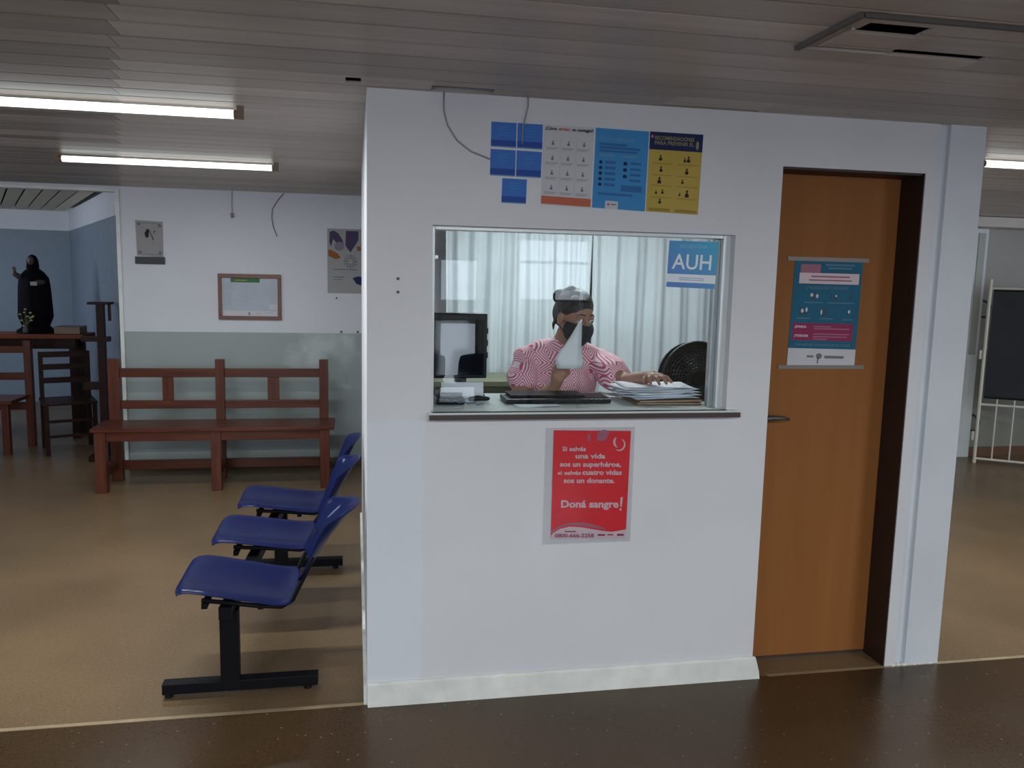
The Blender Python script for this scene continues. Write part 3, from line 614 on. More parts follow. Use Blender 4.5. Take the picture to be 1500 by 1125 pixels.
s.rects('typed_column', [(.03, .14+.05*k, .22, .165+.05*k) for k in range(4)]+[(.03, .38+.04*k, .16, .405+.04*k) for k in range(9)]+[(.27+.05*(k % 3), .16+.045*k, .44+.04*(k % 2), .18+.045*k) for k in range(13)]+[(.50, .2+.06*k, .62, .215+.06*k) for k in range(6)]+[(.72, .2+.08*k, .95, .212+.08*k) for k in range(5)]+[(.78, .9, .90, .915), (.60, .92, .68, .935)], mat('print_faint_grey', (0.36, 0.39, 0.46), 0.5))
s.rects('white_sheet', [(.02, .86, .98, .99), (.84, .68, .98, .82)], P_white, .0003)
s.rects('clip', [(.47, .90, .50, .97)], P_grey, .0015)
for c in list(s.root.children): c.parent = fr; c.data.transform(Matrix.Translation(Vector(s.root.location)-Vector(fr.location)))
bpy.data.objects.remove(s.root)
s = Sheet('flower_poster', 'pale poster with violet shells and a grey rosette, half behind the booth corner', 'poster', (-0.262, 1.962), (0.14, 1.962), (-0.262, 1.44), (0.14, 1.44), YB, P_paleg)
w2 = s.w; q = s.w/s.h
s.shapes('violet_shell', [[(.04, .20), (.05, .05), (.13, .03), (.22, .07), (.30, .17), (.33, .26), (.24, .28), (.12, .16), (.07, .28)], [(.37, .03), (.62, .03), (.62, .16), (.58, .22), (.46, .36), (.36, .26)], [(.72, .12), (.80, .08), (.90, .10), (.92, .3), (.78, .2)]], P_purple)
s.blobs('lilac_bowl', [(.24, .27, .10, .07), (.72, .23, .05, .04)], P_lilac, .001)
s.shapes('amber_shape', [[(.02, .42), (.02, .32), (.10, .34), (.20, .38), (.27, .45), (.16, .47)], [(.58, .27), (.66, .26), (.68, .33), (.60, .34)]], P_amber, .001)
for k in range(12):
    a = 2*PI*k/12; s.shapes('petal', [[(.46+.05*math.cos(a-.18), .50+.05*q*math.sin(a-.18)), (.46+.14*math.cos(a-.12), .50+.14*q*math.sin(a-.12)), (.46+.14*math.cos(a+.14), .50+.14*q*math.sin(a+.14)), (.46+.05*math.cos(a+.18), .50+.05*q*math.sin(a+.18))]], P_lilac if k % 3 else P_grey)
s.shapes('navy_leaf', [[(.50, .76), (.60, .73), (.86, .75), (.95, .82), (.72, .88), (.58, .85)]], P_navy); s.rects('faint_print', [(.10, .62, .60, .635), (.12, .74, .34, .755), (.12, .78, .30, .79)], P_grey)
def wire(name, label, pts, r, m):
    return tag(obj(name, tube(B(), pts, r, 6), m, smooth=True), label, 'wire')
wm = mat('grey_cable', (0.30, 0.30, 0.31), 0.6); wmd = mat('dark_cable', (0.06, 0.055, 0.05), 0.6)
o = thing('pull_cord_switch', (-0.995, YB-0.01, 2.0), 'thin cord with a small grey switch hanging high on the back wall', 'light switch')
obj('cord', tube(B(), [(-0.992, YB-0.006, 2.228), (-0.998, YB-0.006, 2.14), (-0.996, YB-0.008, 2.06)], 0.003, 6), wm, o); obj('switch_body', box(B(), -1.008, -0.985, YB-0.022, YB, 2.018, 2.058, bev=0.005), mat('grey_switch', (0.2, 0.2, 0.22), 0.5), o)
wire('loose_wire', 'thin dark wire curling down from the ceiling edge on the back wall', [(-0.60, YB-0.004, 2.225), (-0.645, YB-0.005, 2.17), (-0.688, YB-0.005, 2.10), (-0.694, YB-0.004, 2.03), (-0.683, YB-0.004, 1.96), (-0.655, YB-0.004, 1.885)], 0.003, wmd)
wire('loose_wire', 'long grey wire drooping from the ceiling gap to the blue notices', [(0.262, -0.004, 2.23), (0.262, -0.004, 2.17), (0.276, -0.004, 2.12), (0.31, -0.004, 2.07), (0.36, -0.004, 2.035), (0.428, -0.004, 2.012)], 0.0028, wm)
wire('loose_wire', 'short grey wire hanging onto the top right blue notice', [(0.559, -0.006, 2.232), (0.560, -0.006, 2.20), (0.552, -0.006, 2.165), (0.543, -0.006, 2.13), (0.541, -0.006, 2.07)], 0.0025, wm)
for x, z, t_ in ((-0.153, 1.124, 'left of the two dark screw plugs on the paint line of the back wall'), (-0.02, 1.124, 'right of the two dark screw plugs on the paint line of the back wall'), (-0.19, 1.40, 'lone dark screw plug just under the flower poster on the back wall')):
    tag(obj('wall_plug', disc(B(), (x, YB-0.003, z), 0.010 if z < 1.2 else 0.008, 0.006, n=10), pm), t_, 'wall plug')

# ================================================================== CEILING LAMPS
def tube_lamp(x0, x1, yy_, label, r=0.016, z=2.198, skew=0.0, watts=0):
    t = thing('fluorescent_lamp', ((x0+x1)/2, yy_, CZ), label, 'ceiling lamp', 'bare fluorescent tubes')
    t.location.z = z-r
    k = lambda f: yy_+skew*f
    if watts: area('tube_light', ((x0+x1)/2, yy_, z-r-0.004), (0, 0, 0), x1-x0-0.06, 0.03, watts, (0.95, 1.0, 0.98))
    obj('tube', tube(B(), [(x0+.02, k(0), z), (x1-.02, k(1), z)], r, 14), tube_m, t, smooth=True)
    for x, f in ((x0, 0), (x1, 1)):
        e = obj('end_cap', tube(B(), [(x, k(f), z), (x+(.022 if f == 0 else -.022), k(f), z)], r*1.05, 12), mat('lamp_end_brown', (0.16, 0.10, 0.06), 0.5), t)
        bxo('holder', (x-.012+(-.002 if f == 0 else .002), x+.012+(-.002 if f == 0 else .002), k(f)-.014, k(f)+.014, z-r, CZ), mat('lamp_end_brown', (0.16, 0.10, 0.06), 0.5), t)
    return t
tube_lamp(-1.76, -0.475, 0.47, 'glowing fluorescent tube on the ceiling nearest the camera, left of the booth', r=0.0165, watts=16)
tube_lamp(-1.655, -0.49, 2.12, 'glowing fluorescent tube on the ceiling farther back, over the wooden bench', r=0.0165, watts=8)
tube_lamp(2.932, 4.15, 0.65, 'glowing fluorescent tube on the ceiling right of the door pier', r=0.0165, watts=20)
for x_, nm in ((-2.9, 'left'), (0.1, 'middle'), (3.0, 'right')):
    tube_lamp(x_, x_+1.25, -3.1, nm+' fluorescent tube of the row on the ceiling behind the viewpoint', r=0.0165, watts=29)
t = tube_lamp(0.55, 1.75, 1.25, 'fluorescent tube on the booth ceiling above the worker', r=0.0165, z=2.198)
t2 = area('booth_tube_light', (1.15, 1.25, 2.17), (0, 0, 0), 1.2, 0.08, 10.5, (0.90, 1.0, 1.0))
# ceiling hatch frame
hf = thing('ceiling_hatch_frame', (1.25, -0.97, CZ), 'grey square hatch frame on the plank ceiling above the door, with dark open slots', 'ceiling hatch')
hm = mat('dark_hatch_trim', (0.09, 0.08, 0.075), 0.6)
hf.location.z = CZ-0.014
bxo('frame_bar', (1.113, 1.127, -1.12, -0.83, CZ-0.012, CZ-0.001), hm, hf)
bxo('frame_bar', (1.160, 1.168, -1.02, -0.87, CZ-0.008, CZ-0.001), MATS['pvc_ceiling_plank'], hf)
bxo('frame_bar', (1.128, 1.72, -1.125, -1.113, CZ-0.010, CZ-0.001), hm, hf)
bxo('frame_bar', (1.128, 1.38, -0.842, -0.830, CZ-0.008, CZ-0.001), MATS['pvc_ceiling_plank'], hf)

# ================================================================== GANG SEATS
gs = thing('gang_seat', (-0.42, 0.85, 0), 'row of three blue plastic seats on one black steel beam, beside the booth corner', 'waiting seats')
def seat_shell(x0, y0, w_=0.43, drop=0.0):
    bm = B(); nu, nv = 13, 14; G = []
    prof = [(0.0, 0.425), (0.006, 0.440), (0.03, 0.450), (0.07, 0.449), (0.12, 0.443), (0.17, 0.436), (0.22, 0.429), (0.27, 0.422), (0.32, 0.415), (0.36, 0.410), (0.39, 0.407), (0.41, 0.408), (0.425, 0.410), (0.437, 0.404)]
    for j, (px, pz) in enumerate(prof):
        b_ = 2*j/(nv-1)-1; row_ = []
        for i in range(nu):
            a = 2*i/(nu-1)-1
            a2 = a*math.sqrt(1-0.16*abs(b_)**6); xx = 0.218+(px-0.218)*math.sqrt(1-0.12*abs(a)**6)
            dish = -0.016*(1-a*a)*(1-b_**4)+0.004*abs(a)**3-(0.014 if i in (0, nu-1) else 0)
            row_.append(bm.verts.new((x0+xx, y0+w_/2+a2*w_/2, pz+dish-drop*px)))
        G.append(row_)
    for j in range(nv-1):
        for i in range(nu-1): bm.faces.new((G[j][i], G[j][i+1], G[j+1][i+1], G[j+1][i]))
    o = obj('seat_shell', bm, blue_pl, gs, smooth=True)
    m = o.modifiers.new('s', 'SOLIDIFY'); m.thickness = 0.006; m.offset = -1; s_ = o.modifiers.new('u', 'SUBSURF'); s_.levels = 1; s_.render_levels = 1
    return apply_mods(o)
def back_shell(x0, y0, w_=0.43, top=0.74, bulge=0.0):
    bm = B(); nu, nv = 13, 12; G = []
    for j in range(nv):
        b_ = j/(nv-1); row_ = []
        for i in range(nu):
            a = 2*i/(nu-1)-1
            e = abs(2*b_-1); a2 = a*math.sqrt(1-0.14*e**6)*(1-0.06*b_)
            z = 0.440+(top-0.035-0.440)*b_+0.035*(1-a*a)*b_**2
            if b_ < .3: z += 0.02*(abs(a)**4)*(1-b_/.3)
            x = 0.442+0.105*b_+(1-a*a)*(0.035+(0.055+bulge)*b_**2)
            if j == nv-1: x += 0.010; z -= 0.006
            row_.append(bm.verts.new((x0+x, y0+w_/2+a2*w_/2, z)))
        G.append(row_)
    for j in range(nv-1):
        for i in range(nu-1): bm.faces.new((G[j][i], G[j][i+1], G[j+1][i+1], G[j+1][i]))
    o = obj('back_shell', bm, blue_pl, gs, smooth=True)
    m = o.modifiers.new('s', 'SOLIDIFY'); m.thickness = 0.006; m.offset = 0; s_ = o.modifiers.new('u', 'SUBSURF'); s_.levels = 1; s_.render_levels = 1
    return apply_mods(o)
for (x0, y0, top, tl_) in ((-0.70, 0.08, 0.715, 0.035), (-0.665, 0.65, 0.765, 0.0), (-0.632, 1.215, 0.765, -0.024)):
    dr_ = 0.06 if y0 < .3 else 0.0; seat_shell(x0, y0, drop=dr_); back_shell(x0, y0, top=top, bulge=tl_)
    for yy_ in (y0+0.04, y0+0.39):
        obj('bracket', tube(B(), [(x0+.10, yy_, .405-dr_*.2), (x0+.30, yy_, .388-dr_*.45), (x0+.385, yy_, .380-dr_*.45), (x0+.425, yy_, .395-dr_*.3), (x0+.450, yy_, .43), (x0+.475, yy_, .48), (x0+.50, yy_, .54)], 0.009, 8), black_m, gs, smooth=True)
    for xx in (0.10, 0.30): obj('seat_rib', box(B(), x0+xx, x0+xx+.02, y0+.03, y0+.40, .372-dr_*xx-.004, .392-dr_*xx-.004), black_m, gs)
bm = B(); tube(bm, [(-0.515, 0.10, 0.345), (-0.43, 1.62, 0.345)], 0.033, 4); obj('beam', bm, black_m, gs)
for (xc, yc) in ((-0.51, 0.17), (-0.435, 1.50)):
    bxo('post', (xc-.034, xc+.034, yc-.025, yc+.025, 0.055, 0.335), black_m, gs, bev=0.003)
    fb = bxo('foot_bar', (xc-.245, xc+.325, yc-.025, yc+.025, 0.018, 0.060), black_m, gs, bev=0.004)
    for dx in (-.225, .285): obj('foot_pad', tube(B(), [(xc+dx, yc, 0.0), (xc+dx, yc, 0.018)], 0.016, 10), black_pl, fb)

g2 = copy_tree(gs); g2.location = (1.32, -6.35, 0); g2.rotation_euler = (0, 0, PI/2)
g2['label'] = 'row of blue plastic seats by the glazed door behind the viewpoint'
# ================================================================== WOODEN BENCH
bn = thing('wooden_bench', (-1.05, 3.45, 0), 'long reddish varnished wooden bench with a two-bay slatted back against the back wall', 'bench')
yb0, yb1 = 3.60, 3.66
for (a, b) in ((-1.857, -1.776), (-1.092, -1.026), (-0.318, -0.250)):
    bxo('back_post', (a, b, yb0, yb1, 0, 0.931), bench_z, bn, bev=0.004)
for (a, b) in ((-1.862, -1.787), (-1.076, -1.005), (-0.300, -0.230)):
    bxo('front_leg', (a, b, 3.235, 3.300, 0, 0.445), bench_z, bn, bev=0.003)
for (a, b) in ((-1.776, -1.092), (-1.026, -0.318)):
    bxo('top_rail', (a, b, 3.612, 3.648, 0.793, 0.860), bench_x, bn, bev=0.003)
    bxo('lower_rail', (a, b, 3.612, 3.648, 0.553, 0.615), bench_x, bn, bev=0.003)
    bxo('stretcher', (a, b, 3.612, 3.648, 0.085, 0.155), bench_x, bn, bev=0.003)
for (a, b) in ((-1.477, -1.399), (-0.709, -0.622)): bxo('splat', (a, b, 3.618, 3.642, 0.615, 0.793), bench_z, bn, bev=0.002)
for k, (a, b) in enumerate(((3.222, 3.345), (3.349, 3.472), (3.476, 3.598))): bxo('seat_board', (-1.885, -0.195, a, b, 0.446, 0.472), bench_x, bn, bev=0.003)
bxo('apron', (-1.787, -0.300, 3.245, 3.270, 0.375, 0.445), bench_x, bn, bev=0.002)
for (a, b) in ((-1.845, -1.805), (-1.058, -1.022), (-0.285, -0.248)):
    bxo('side_rail', (a, b, 3.300, 3.600, 0.385, 0.445), bench_x, bn); bxo('side_rail', (a, b, 3.300, 3.600, 0.10, 0.15), bench_x, bn)

# ================================================================== BOOTH INTERIOR
def curtain(x0, x1, y_, z0, z1, label, folds, amp):
    bm = B(); n = 150; rows = 8; G = []
    ph = random.random()*6
    for j in range(rows+1):
        v = j/rows; r_ = []
        for i in range(n+1):
            u = i/n; x = x0+(x1-x0)*u
            a = amp*(0.45+0.55*(1-v))
            yy_ = y_+a*math.sin(u*folds*2*PI+ph+0.6*math.sin(u*5))+0.35*a*math.sin(u*folds*4.6*PI+1+v*0.8)
            r_.append(bm.verts.new((x+0.006*math.sin(v*5+u*9), yy_, z0+(z1-z0)*v)))
        G.append(r_)
    for j in range(rows):
        for i in range(n): bm.faces.new((G[j][i], G[j][i+1], G[j+1][i+1], G[j+1][i]))
    o = obj('curtain', bm, curtain_m, smooth=True); m = o.modifiers.new('s', 'SOLIDIFY'); m.thickness = 0.002
    return tag(o, label, 'curtain', 'pale booth curtains')
curtain(0.50, 1.40, 2.05, 0.55, 2.15, 'pale grey pleated curtain behind the seated worker, left of the slit', 8, 0.030)
curtain(1.415, 2.25, 2.06, 0.55, 2.15, 'pale grey pleated curtain behind the AUH sign, right of the slit', 6, 0.026)
rd = obj('curtain_rod', tube(B(), [(0.101, 2.05, 2.165), (2.299, 2.05, 2.165)], 0.012, 10), alu, smooth=True); tag(rd, 'thin metal curtain rod across the back of the booth', 'curtain rod')
cb = thing('low_cabinet', (0.75, 1.68, 0), 'low olive green cabinet below the curtain behind the monitor', 'cabinet')
bxo('body', (0.14, 1.02, 1.52, 1.92, 0, 1.00), olive, cb); bxo('top', (0.12, 1.04, 1.49, 1.93, 1.00, 1.03), olive, cb, bev=0.003)
for a in (0.15, 0.585): 
    d = bxo('cabinet_door', (a, a+.425, 1.503, 1.519, 0.05, 0.97), olive, cb, bev=0.002); obj('knob', sphere(B(), (a+.2, 1.495, 0.6), 0.012, sub=2), steel, d, smooth=True)
# monitor
mn = thing('computer_monitor', (0.385, 0.43, 1.11), 'glossy black computer monitor at the left end of the counter', 'monitor')
Rm = Matrix.Rotation(math.radians(-2), 3, 'Z'); pv = Vector((0.385, 0.40, 1.3))
obj('casing', box(B(), 0.262, 0.492, 0.385, 0.43, 1.185, 1.452, bev=0.006, rot=None), black_pl, mn)
obj('glossy_panel', box(B(), 0.272, 0.478, 0.380, 0.3855, 1.197, 1.425, bev=0.002), black_gl, mn)
obj('neck', box(B(), 0.36, 0.41, 0.40, 0.425, 1.122, 1.19), black_pl, mn); obj('foot', box(B(), 0.29, 0.48, 0.34, 0.49, 1.1105, 1.124, bev=0.004), black_pl, mn)
# side buttons
for z in (1.28, 1.33, 1.38): obj('side_button', box(B(), 0.492, 0.497, 0.395, 0.41, z-.012, z+.012), black_pl, mn)
# keyboard-like tray
kb = thing('keyboard', (0.75, 0.22, 1.11), 'flat black keyboard with a slim black tray on it, lying on the counter', 'keyboard')
bxo('body', (0.536, 0.962, 0.165, 0.315, 1.1125, 1.130), black_pl, kb, bev=0.004); bxo('top_tray', (0.56, 0.86, 0.20, 0.33, 1.1305, 1.141), black_m, kb, bev=0.003)
bm = B()
for r_ in range(4):
    for c_ in range(9): box(bm, 0.865+c_*0.0105, 0.873+c_*0.0105, 0.175+r_*0.034, 0.203+r_*0.034, 1.130, 1.134)
obj('keys', bm, black_pl, kb, kind='stuff')
obj('cable', tube(B(), [(0.70, 0.166, 1.119), (0.66, 0.15, 1.115), (0.60, 0.14, 1.1135), (0.56, 0.148, 1.114)], 0.003, 6), black_pl, kb)
# black pouch and cables left
o = thing('telephone', (0.33, 0.20, 1.11), 'low black desk phone with a blue-grey coiled cord at the left end of the counter', 'telephone')
me = None
bm = B(); box(bm, 0.262, 0.375, 0.16, 0.30, 1.1105, 1.136, bev=0.008); obj('body', bm, black_pl, o)
bm = B(); tube(bm, [(0.275, 0.175, 1.147), (0.30, 0.172, 1.150), (0.335, 0.172, 1.150), (0.362, 0.175, 1.146)], [0.011, 0.007, 0.007, 0.011], 8); obj('handset', bm, black_pl, o, smooth=True)
bm = B(); tube(bm, [(0.30+0.012*k, 0.148+0.004*math.sin(k*2.2), 1.128-0.0012*k+0.004*math.cos(k*2.2)) for k in range(13)], 0.0025, 5); obj('cord', bm, mat('blue_grey_cord', (0.12, 0.15, 0.26), 0.5), o)
bm = B(); limb(bm, [(0.405, 0.235, 1.1215), (0.44, 0.24, 1.124), (0.475, 0.24, 1.1215)], [0.010, 0.0125, 0.009]); tag(obj_me('computer_mouse', remesh(bm, 0.003, 3), black_pl, smooth=True), 'small black mouse lying between the phone and the keyboard', 'mouse')
tag(bxo('paper_sheet', (0.30, 0.47, 0.325, 0.338, 1.1108, 1.175), paper_w, rot=Matrix.Rotation(math.radians(-12), 3, 'X')), 'bright white slip leaning at the foot of the monitor', 'paper')
def sheet_curl(x0, x1, y0, y1, z, rotz, m, label, group=None, lift=0.0, name='paper_sheet'):
    bm = B(); n = 8; G = []; c = Vector(((x0+x1)/2, (y0+y1)/2)); ca, sa = math.cos(rotz), math.sin(rotz); ph = random.random()*6
    for j in range(n+1):
        r_ = []
        for i in range(n+1):
            u, v = i/n, j/n; x = x0+(x1-x0)*u-c.x; y_ = y0+(y1-y0)*v-c.y
            zz = z+0.0015*(1+math.sin(u*5+v*3+ph))+lift*max(0, u-.75)**1.5*8*(0.5+0.5*math.sin(ph))
            r_.append(bm.verts.new((c.x+x*ca-y_*sa, c.y+x*sa+y_*ca, zz)))
        G.append(r_)
    for j in range(n):
        for i in range(n): bm.faces.new((G[j][i], G[j][i+1], G[j+1][i+1], G[j+1][i]))
    o = obj(name, bm, m, smooth=True); md = o.modifiers.new('s', 'SOLIDIFY'); md.thickness = 0.0012; md.offset = 1
    return tag(o, label, 'paper', group)
# folders and loose papers
for k, (z, rz) in enumerate(((1.1115, -0.04), (1.1215, 0.05))):
    f = thing('card_folder', (1.18, 0.21, z), ('brown card folder lying at the very bottom of the paper pile', 'brown card folder second from the bottom of the paper pile')[k], 'folder', 'brown card folders under the papers')
    R2 = Matrix.Rotation(rz, 3, 'Z'); pv = Vector((1.19, 0.22, z))
    for zz, nm in ((0, 'lower_cover'), (0.0065, 'upper_cover')): obj(nm, box(B(), 1.055, 1.325, 0.115, 0.325, z+zz, z+zz+0.0018, rot=R2, piv=pv), folder_m, f)
    obj('contents', box(B(), 1.06, 1.318, 0.12, 0.32, z+0.002, z+0.0062, rot=R2, piv=pv), mat('aged_paper', (0.45, 0.38, 0.28), 0.7), f)
spots = [(1.04, 1.315, .125, .325, .10), (1.02, 1.30, .14, .335, -.12), (1.05, 1.325, .13, .32, .16), (1.00, 1.29, .15, .35, -.05), (1.04, 1.32, .13, .33, .22), (1.01, 1.31, .16, .36, -.18), (1.05, 1.325, .15, .33, .06), (1.00, 1.28, .17, .36, .12), (1.03, 1.32, .17, .36, -.08)]
for k, (a, b, c, d, rz) in enumerate(spots):
    sheet_curl(a, b, c, d, 1.1335+k*0.0046, rz, paper_w if k % 3 else paper_b, ('lowest', 'second lowest', 'third lowest', 'fourth lowest', 'middle', 'fourth highest', 'third highest', 'second highest', 'topmost')[k]+' of the nine loose sheets fanned in the paper pile under the hand', 'loose sheets in the paper pile', lift=0.01)
sheet_curl(0.88, 1.03, 0.30, 0.46, 1.1112, 0.2, paper_w, 'white sheet lying flat between keyboard and paper pile')
sheet_curl(0.60, 0.80, 0.345, 0.49, 1.1112, -0.1, paper_w, 'white sheet lying flat behind the keyboard')
sheet_curl(0.56, 0.74, 0.085, 0.15, 1.1105, 0.1, paper_b, 'crumpled slip of paper peeking out in front of the keyboard')
# desk fan on the right, behind the papers
fn = thing('pedestal_fan', (1.50, 0.80, 0), 'black pedestal fan with a round wire grille at the right end of the counter', 'fan')
fc = Vector((1.556, 0.72, 1.145)); R_ = 0.165
def ring(bm, c, r, t, n=40):
    tube(bm, [(c[0]+r*math.cos(2*PI*k/n), c[1], c[2]+r*math.sin(2*PI*k/n)) for k in range(n)]+[(c[0]+r, c[1], c[2])], t, 6, cap=False)
bm = B(); ring(bm, fc, R_, 0.012); obj('outer_ring', bm, black_pl, fn, smooth=True)
bm = B()
for k in range(1, 12): ring(bm, (fc.x, fc.y-0.035*(1-(k/12)**2), fc.z), R_*k/12, 0.0018, 32)
obj('grille_rings', bm, black_gl, fn, smooth=True)
bm = B()
for k in range(36):
    a = 2*PI*k/36; tube(bm, [(fc.x+R_*s_*math.cos(a+s_*.5), fc.y-0.037*(1-s_*s_), fc.z+R_*s_*math.sin(a+s_*.5)) for s_ in (.12, .3, .5, .7, .85, 1)], 0.0016, 4)
obj('grille_spokes', bm, black_gl, fn, smooth=True)
bm = B(); disc(bm, (fc.x, fc.y-0.038, fc.z), 0.035, 0.01); obj('hub_badge', bm, black_m, fn)
bm = B()
for k in range(5):
    a0 = 2*PI*k/5; G = []
    for i in range(5):
        s_ = .2+.72*i/4; G.append([bm.verts.new((fc.x+R_*s_*math.cos(a0+t_), fc.y+0.02+0.03*t_, fc.z+R_*s_*math.sin(a0+t_))) for t_ in (0, .3, .6, .85)])
    for i in range(4):
        for j in range(3): bm.faces.new((G[i][j], G[i][j+1], G[i+1][j+1], G[i+1][j]))
o_ = obj('blades', bm, black_pl, fn, smooth=True)
obj('back_grille', disc(B(), (fc.x, fc.y+0.07, fc.z), R_, 0.012, n=36), black_pl, fn)
obj('motor', tube(B(), [(fc.x, fc.y+0.05, fc.z), (fc.x, fc.y+0.17, fc.z), (fc.x, fc.y+0.19, fc.z)], [0.05, 0.05, 0.03], 16), black_pl, fn, smooth=True)
obj('pole', tube(B(), [(fc.x, fc.y+0.11, 0.03), (fc.x, fc.y+0.11, fc.z-0.03)], 0.014, 10), black_pl, fn); obj('base', tube(B(), [(fc.x, fc.y+0.11, 0), (fc.x, fc.y+0.11, 0.02), (fc.x, fc.y+0.11, 0.035)], [0.2, 0.2, 0.05], 28), black_pl, fn)

# ------------------------------------------------------------------ the worker
PX, PY = 0.86, 0.60
wk = thing('person', (PX, 0.66, 0), 'person in a pink chevron blouse and black face mask standing behind the counter', 'person')
HC = Vector((0.897, 0.525, 1.432)); HR = Matrix.Rotation(math.radians(25), 3, 'Z') @ Matrix.Rotation(math.radians(14), 3, 'X')
def HP(x, y_, z): return HC+HR @ Vector((x, y_, z))
bm = B()
# head
sphere(bm, HP(0, .012, .032), 1, (.073, .090, .088), 3, HR); sphere(bm, HP(0, -.025, -.035), 1, (.060, .062, .062), 3, HR); sphere(bm, HP(0, -.045, -.075), 1, (.036, .035, .030), 3, HR)
limb(bm, [HP(0, -.080, .012), HP(0, -.096, -.018), HP(0, -.101, -.030)], [.009, .012, .014]); sphere(bm, HP(-.012, -.092, -.034), .009); sphere(bm, HP(.012, -.092, -.034), .009)
for sx in (-1, 1):
    sphere(bm, HP(sx*.074, .008, -.005), 1, (.010, .020, .030), 2, HR); sphere(bm, HP(sx*.028, -.070, .027), 1, (.022, .012, .009), 2, HR); sphere(bm, HP(sx*.036, -.062, -.025), 1, (.022, .020, .020), 2, HR)
# neck, torso, legs
limb(bm, [HP(0, .02, -.06), (0.865, 0.575, 1.325), (0.86, 0.60, 1.28)], [.050, .050, .056])
for (x, y_, z, rx, ry, rz) in ((.86, .62, 1.22, .150, .085, .090), (.86, .63, 1.12, .150, .105, .12), (.86, .645, .98, .125, .095, .12), (.86, .66, .86, .155, .115, .12)): sphere(bm, (x, y_, z), 1, (rx, ry, rz), 3)
SL = Vector((.695, .61, 1.245)); SR = Vector((1.020, .60, 1.248))
EL = Vector((.655, .50, 1.035)); WL = Vector((.765, .345, 1.145)); ER = Vector((1.105, .42, 1.165)); WR = Vector((1.148, .265, 1.205))
limb(bm, [(.80, .61, 1.27), SL, EL, WL], [.05, .050, .038, .026]); limb(bm, [(.92, .61, 1.27), SR, ER, WR], [.05, .050, .038, .026])
for sx in (-1, 1):
    limb(bm, [(.86+sx*.085, .66, .84), (.86+sx*.095, .65, .47), (.86+sx*.10, .67, .09)], [.088, .055, .036]); limb(bm, [(.86+sx*.10, .68, .035), (.86+sx*.11, .55, .026)], [.034, .026])
# left hand resting on the papers (image right): palm and five fingers pressing down
def finger(bm, pts, rs): limb(bm, pts, rs, step=.4)
HL = Vector((1.152, .225, 1.214))
limb(bm, [WR, HL], [.026, .024]); 
for dx, dy in ((-.022, -.02), (-.006, -.035), (.012, -.034), (.026, -.022)): limb(bm, [WR+Vector((0, -.01, 0)), HL+Vector((dx, dy, 0.002))], [.021, .0145])
for (b0, mid, tip) in (((-.024, -.022, .002), (-.030, -.048, -.004), (-.028, -.060, -.024)), ((-.007, -.036, .002), (-.004, -.066, -.003), (.000, -.082, -.023)), ((.011, -.036, .003), (.022, -.066, .000), (.030, -.082, -.020)), ((.026, -.024, .003), (.044, -.050, .000), (.058, -.064, -.018)), ((-.020, .010, -.002), (-.040, -.012, -.010), (-.048, -.032, -.022))):
    finger(bm, [HL+Vector(b0), HL+Vector(mid), HL+Vector(tip)], [.0105, .0088, .0072])
# right hand raised (image left) pinching the sheet
HW = Vector((.782, .318, 1.190))
limb(bm, [WL, HW], [.026, .024])
for dx, dz in ((-.022, .020), (-.008, .030), (.008, .030), (.020, .022)): limb(bm, [WL+Vector((.01, -.01, .012)), HW+Vector((dx, -.004, dz))], [.020, .0135])
for (b0, mid, tip) in (((-.022, -.004, .022), (-.026, -.020, .046), (-.016, -.030, .062)), ((-.008, -.004, .032), (-.008, -.020, .060), (.002, -.030, .076)), ((.008, -.004, .032), (.012, -.020, .058), (.018, -.030, .073)), ((.021, -.002, .024), (.030, -.018, .044), (.034, -.028, .056)), ((.018, .006, .004), (.040, -.004, .026), (.036, -.010, .050))):
    finger(bm, [HW+Vector(b0), HW+Vector(mid), HW+Vector(tip)], [.0100, .0086, .0072])
body = obj_me('body', remesh(bm, 0.0042, 5), skin, wk, smooth=True)
# blouse
bm = B()
for (x, y_, z, rx, ry, rz) in ((.86, .62, 1.21, .168, .100, .098), (.86, .625, 1.12, .175, .125, .13), (.86, .64, 1.00, .155, .122, .13), (.86, .655, .90, .165, .130, .11)): sphere(bm, (x, y_, z), 1, (rx, ry, rz), 3)
limb(bm, [(.80, .61, 1.270), (.705, .61, 1.235), (.680, .565, 1.165)], [.068, .066, .070]); limb(bm, [(.92, .61, 1.270), (1.025, .595, 1.235), (1.075, .495, 1.185)], [.068, .066, .074])
limb(bm, [(.86, .60, 1.255), (.862, .585, 1.300)], [.085, .060])
bl = obj_me('blouse', remesh(bm, 0.006, 6), blouse_m, wk, smooth=True)
for v in bl.data.vertices:      # soft cloth folds
    p = v.co; k = 0.0035*math.sin(p.x*60+p.z*35)+0.003*math.sin(p.x*25-p.z*70+2); v.co += v.normal*k
bm = B()
for (x, y_, z, rx, ry, rz) in ((.86, .655, .88, .162, .122, .11),): sphere(bm, (x, y_, z), 1, (rx, ry, rz), 3)
for sx in (-1, 1): limb(bm, [(.86+sx*.085, .66, .84), (.86+sx*.095, .65, .47), (.86+sx*.10, .67, .10)], [.098, .070, .055])
obj_me('trousers', remesh(bm, 0.008, 4), mat('dark_trousers', (0.02, 0.022, 0.03), 0.8), wk, smooth=True)
for sx in (-1, 1):
    bm = B(); limb(bm, [(.86+sx*.10, .70, .040), (.86+sx*.11, .54, .034)], [.040, .034]); m_ = remesh(bm, 0.006, 3)
    for v in m_.vertices: v.co.z = max(v.co.z, 0.0)
    obj_me('shoe', m_, black_pl, wk, smooth=True)
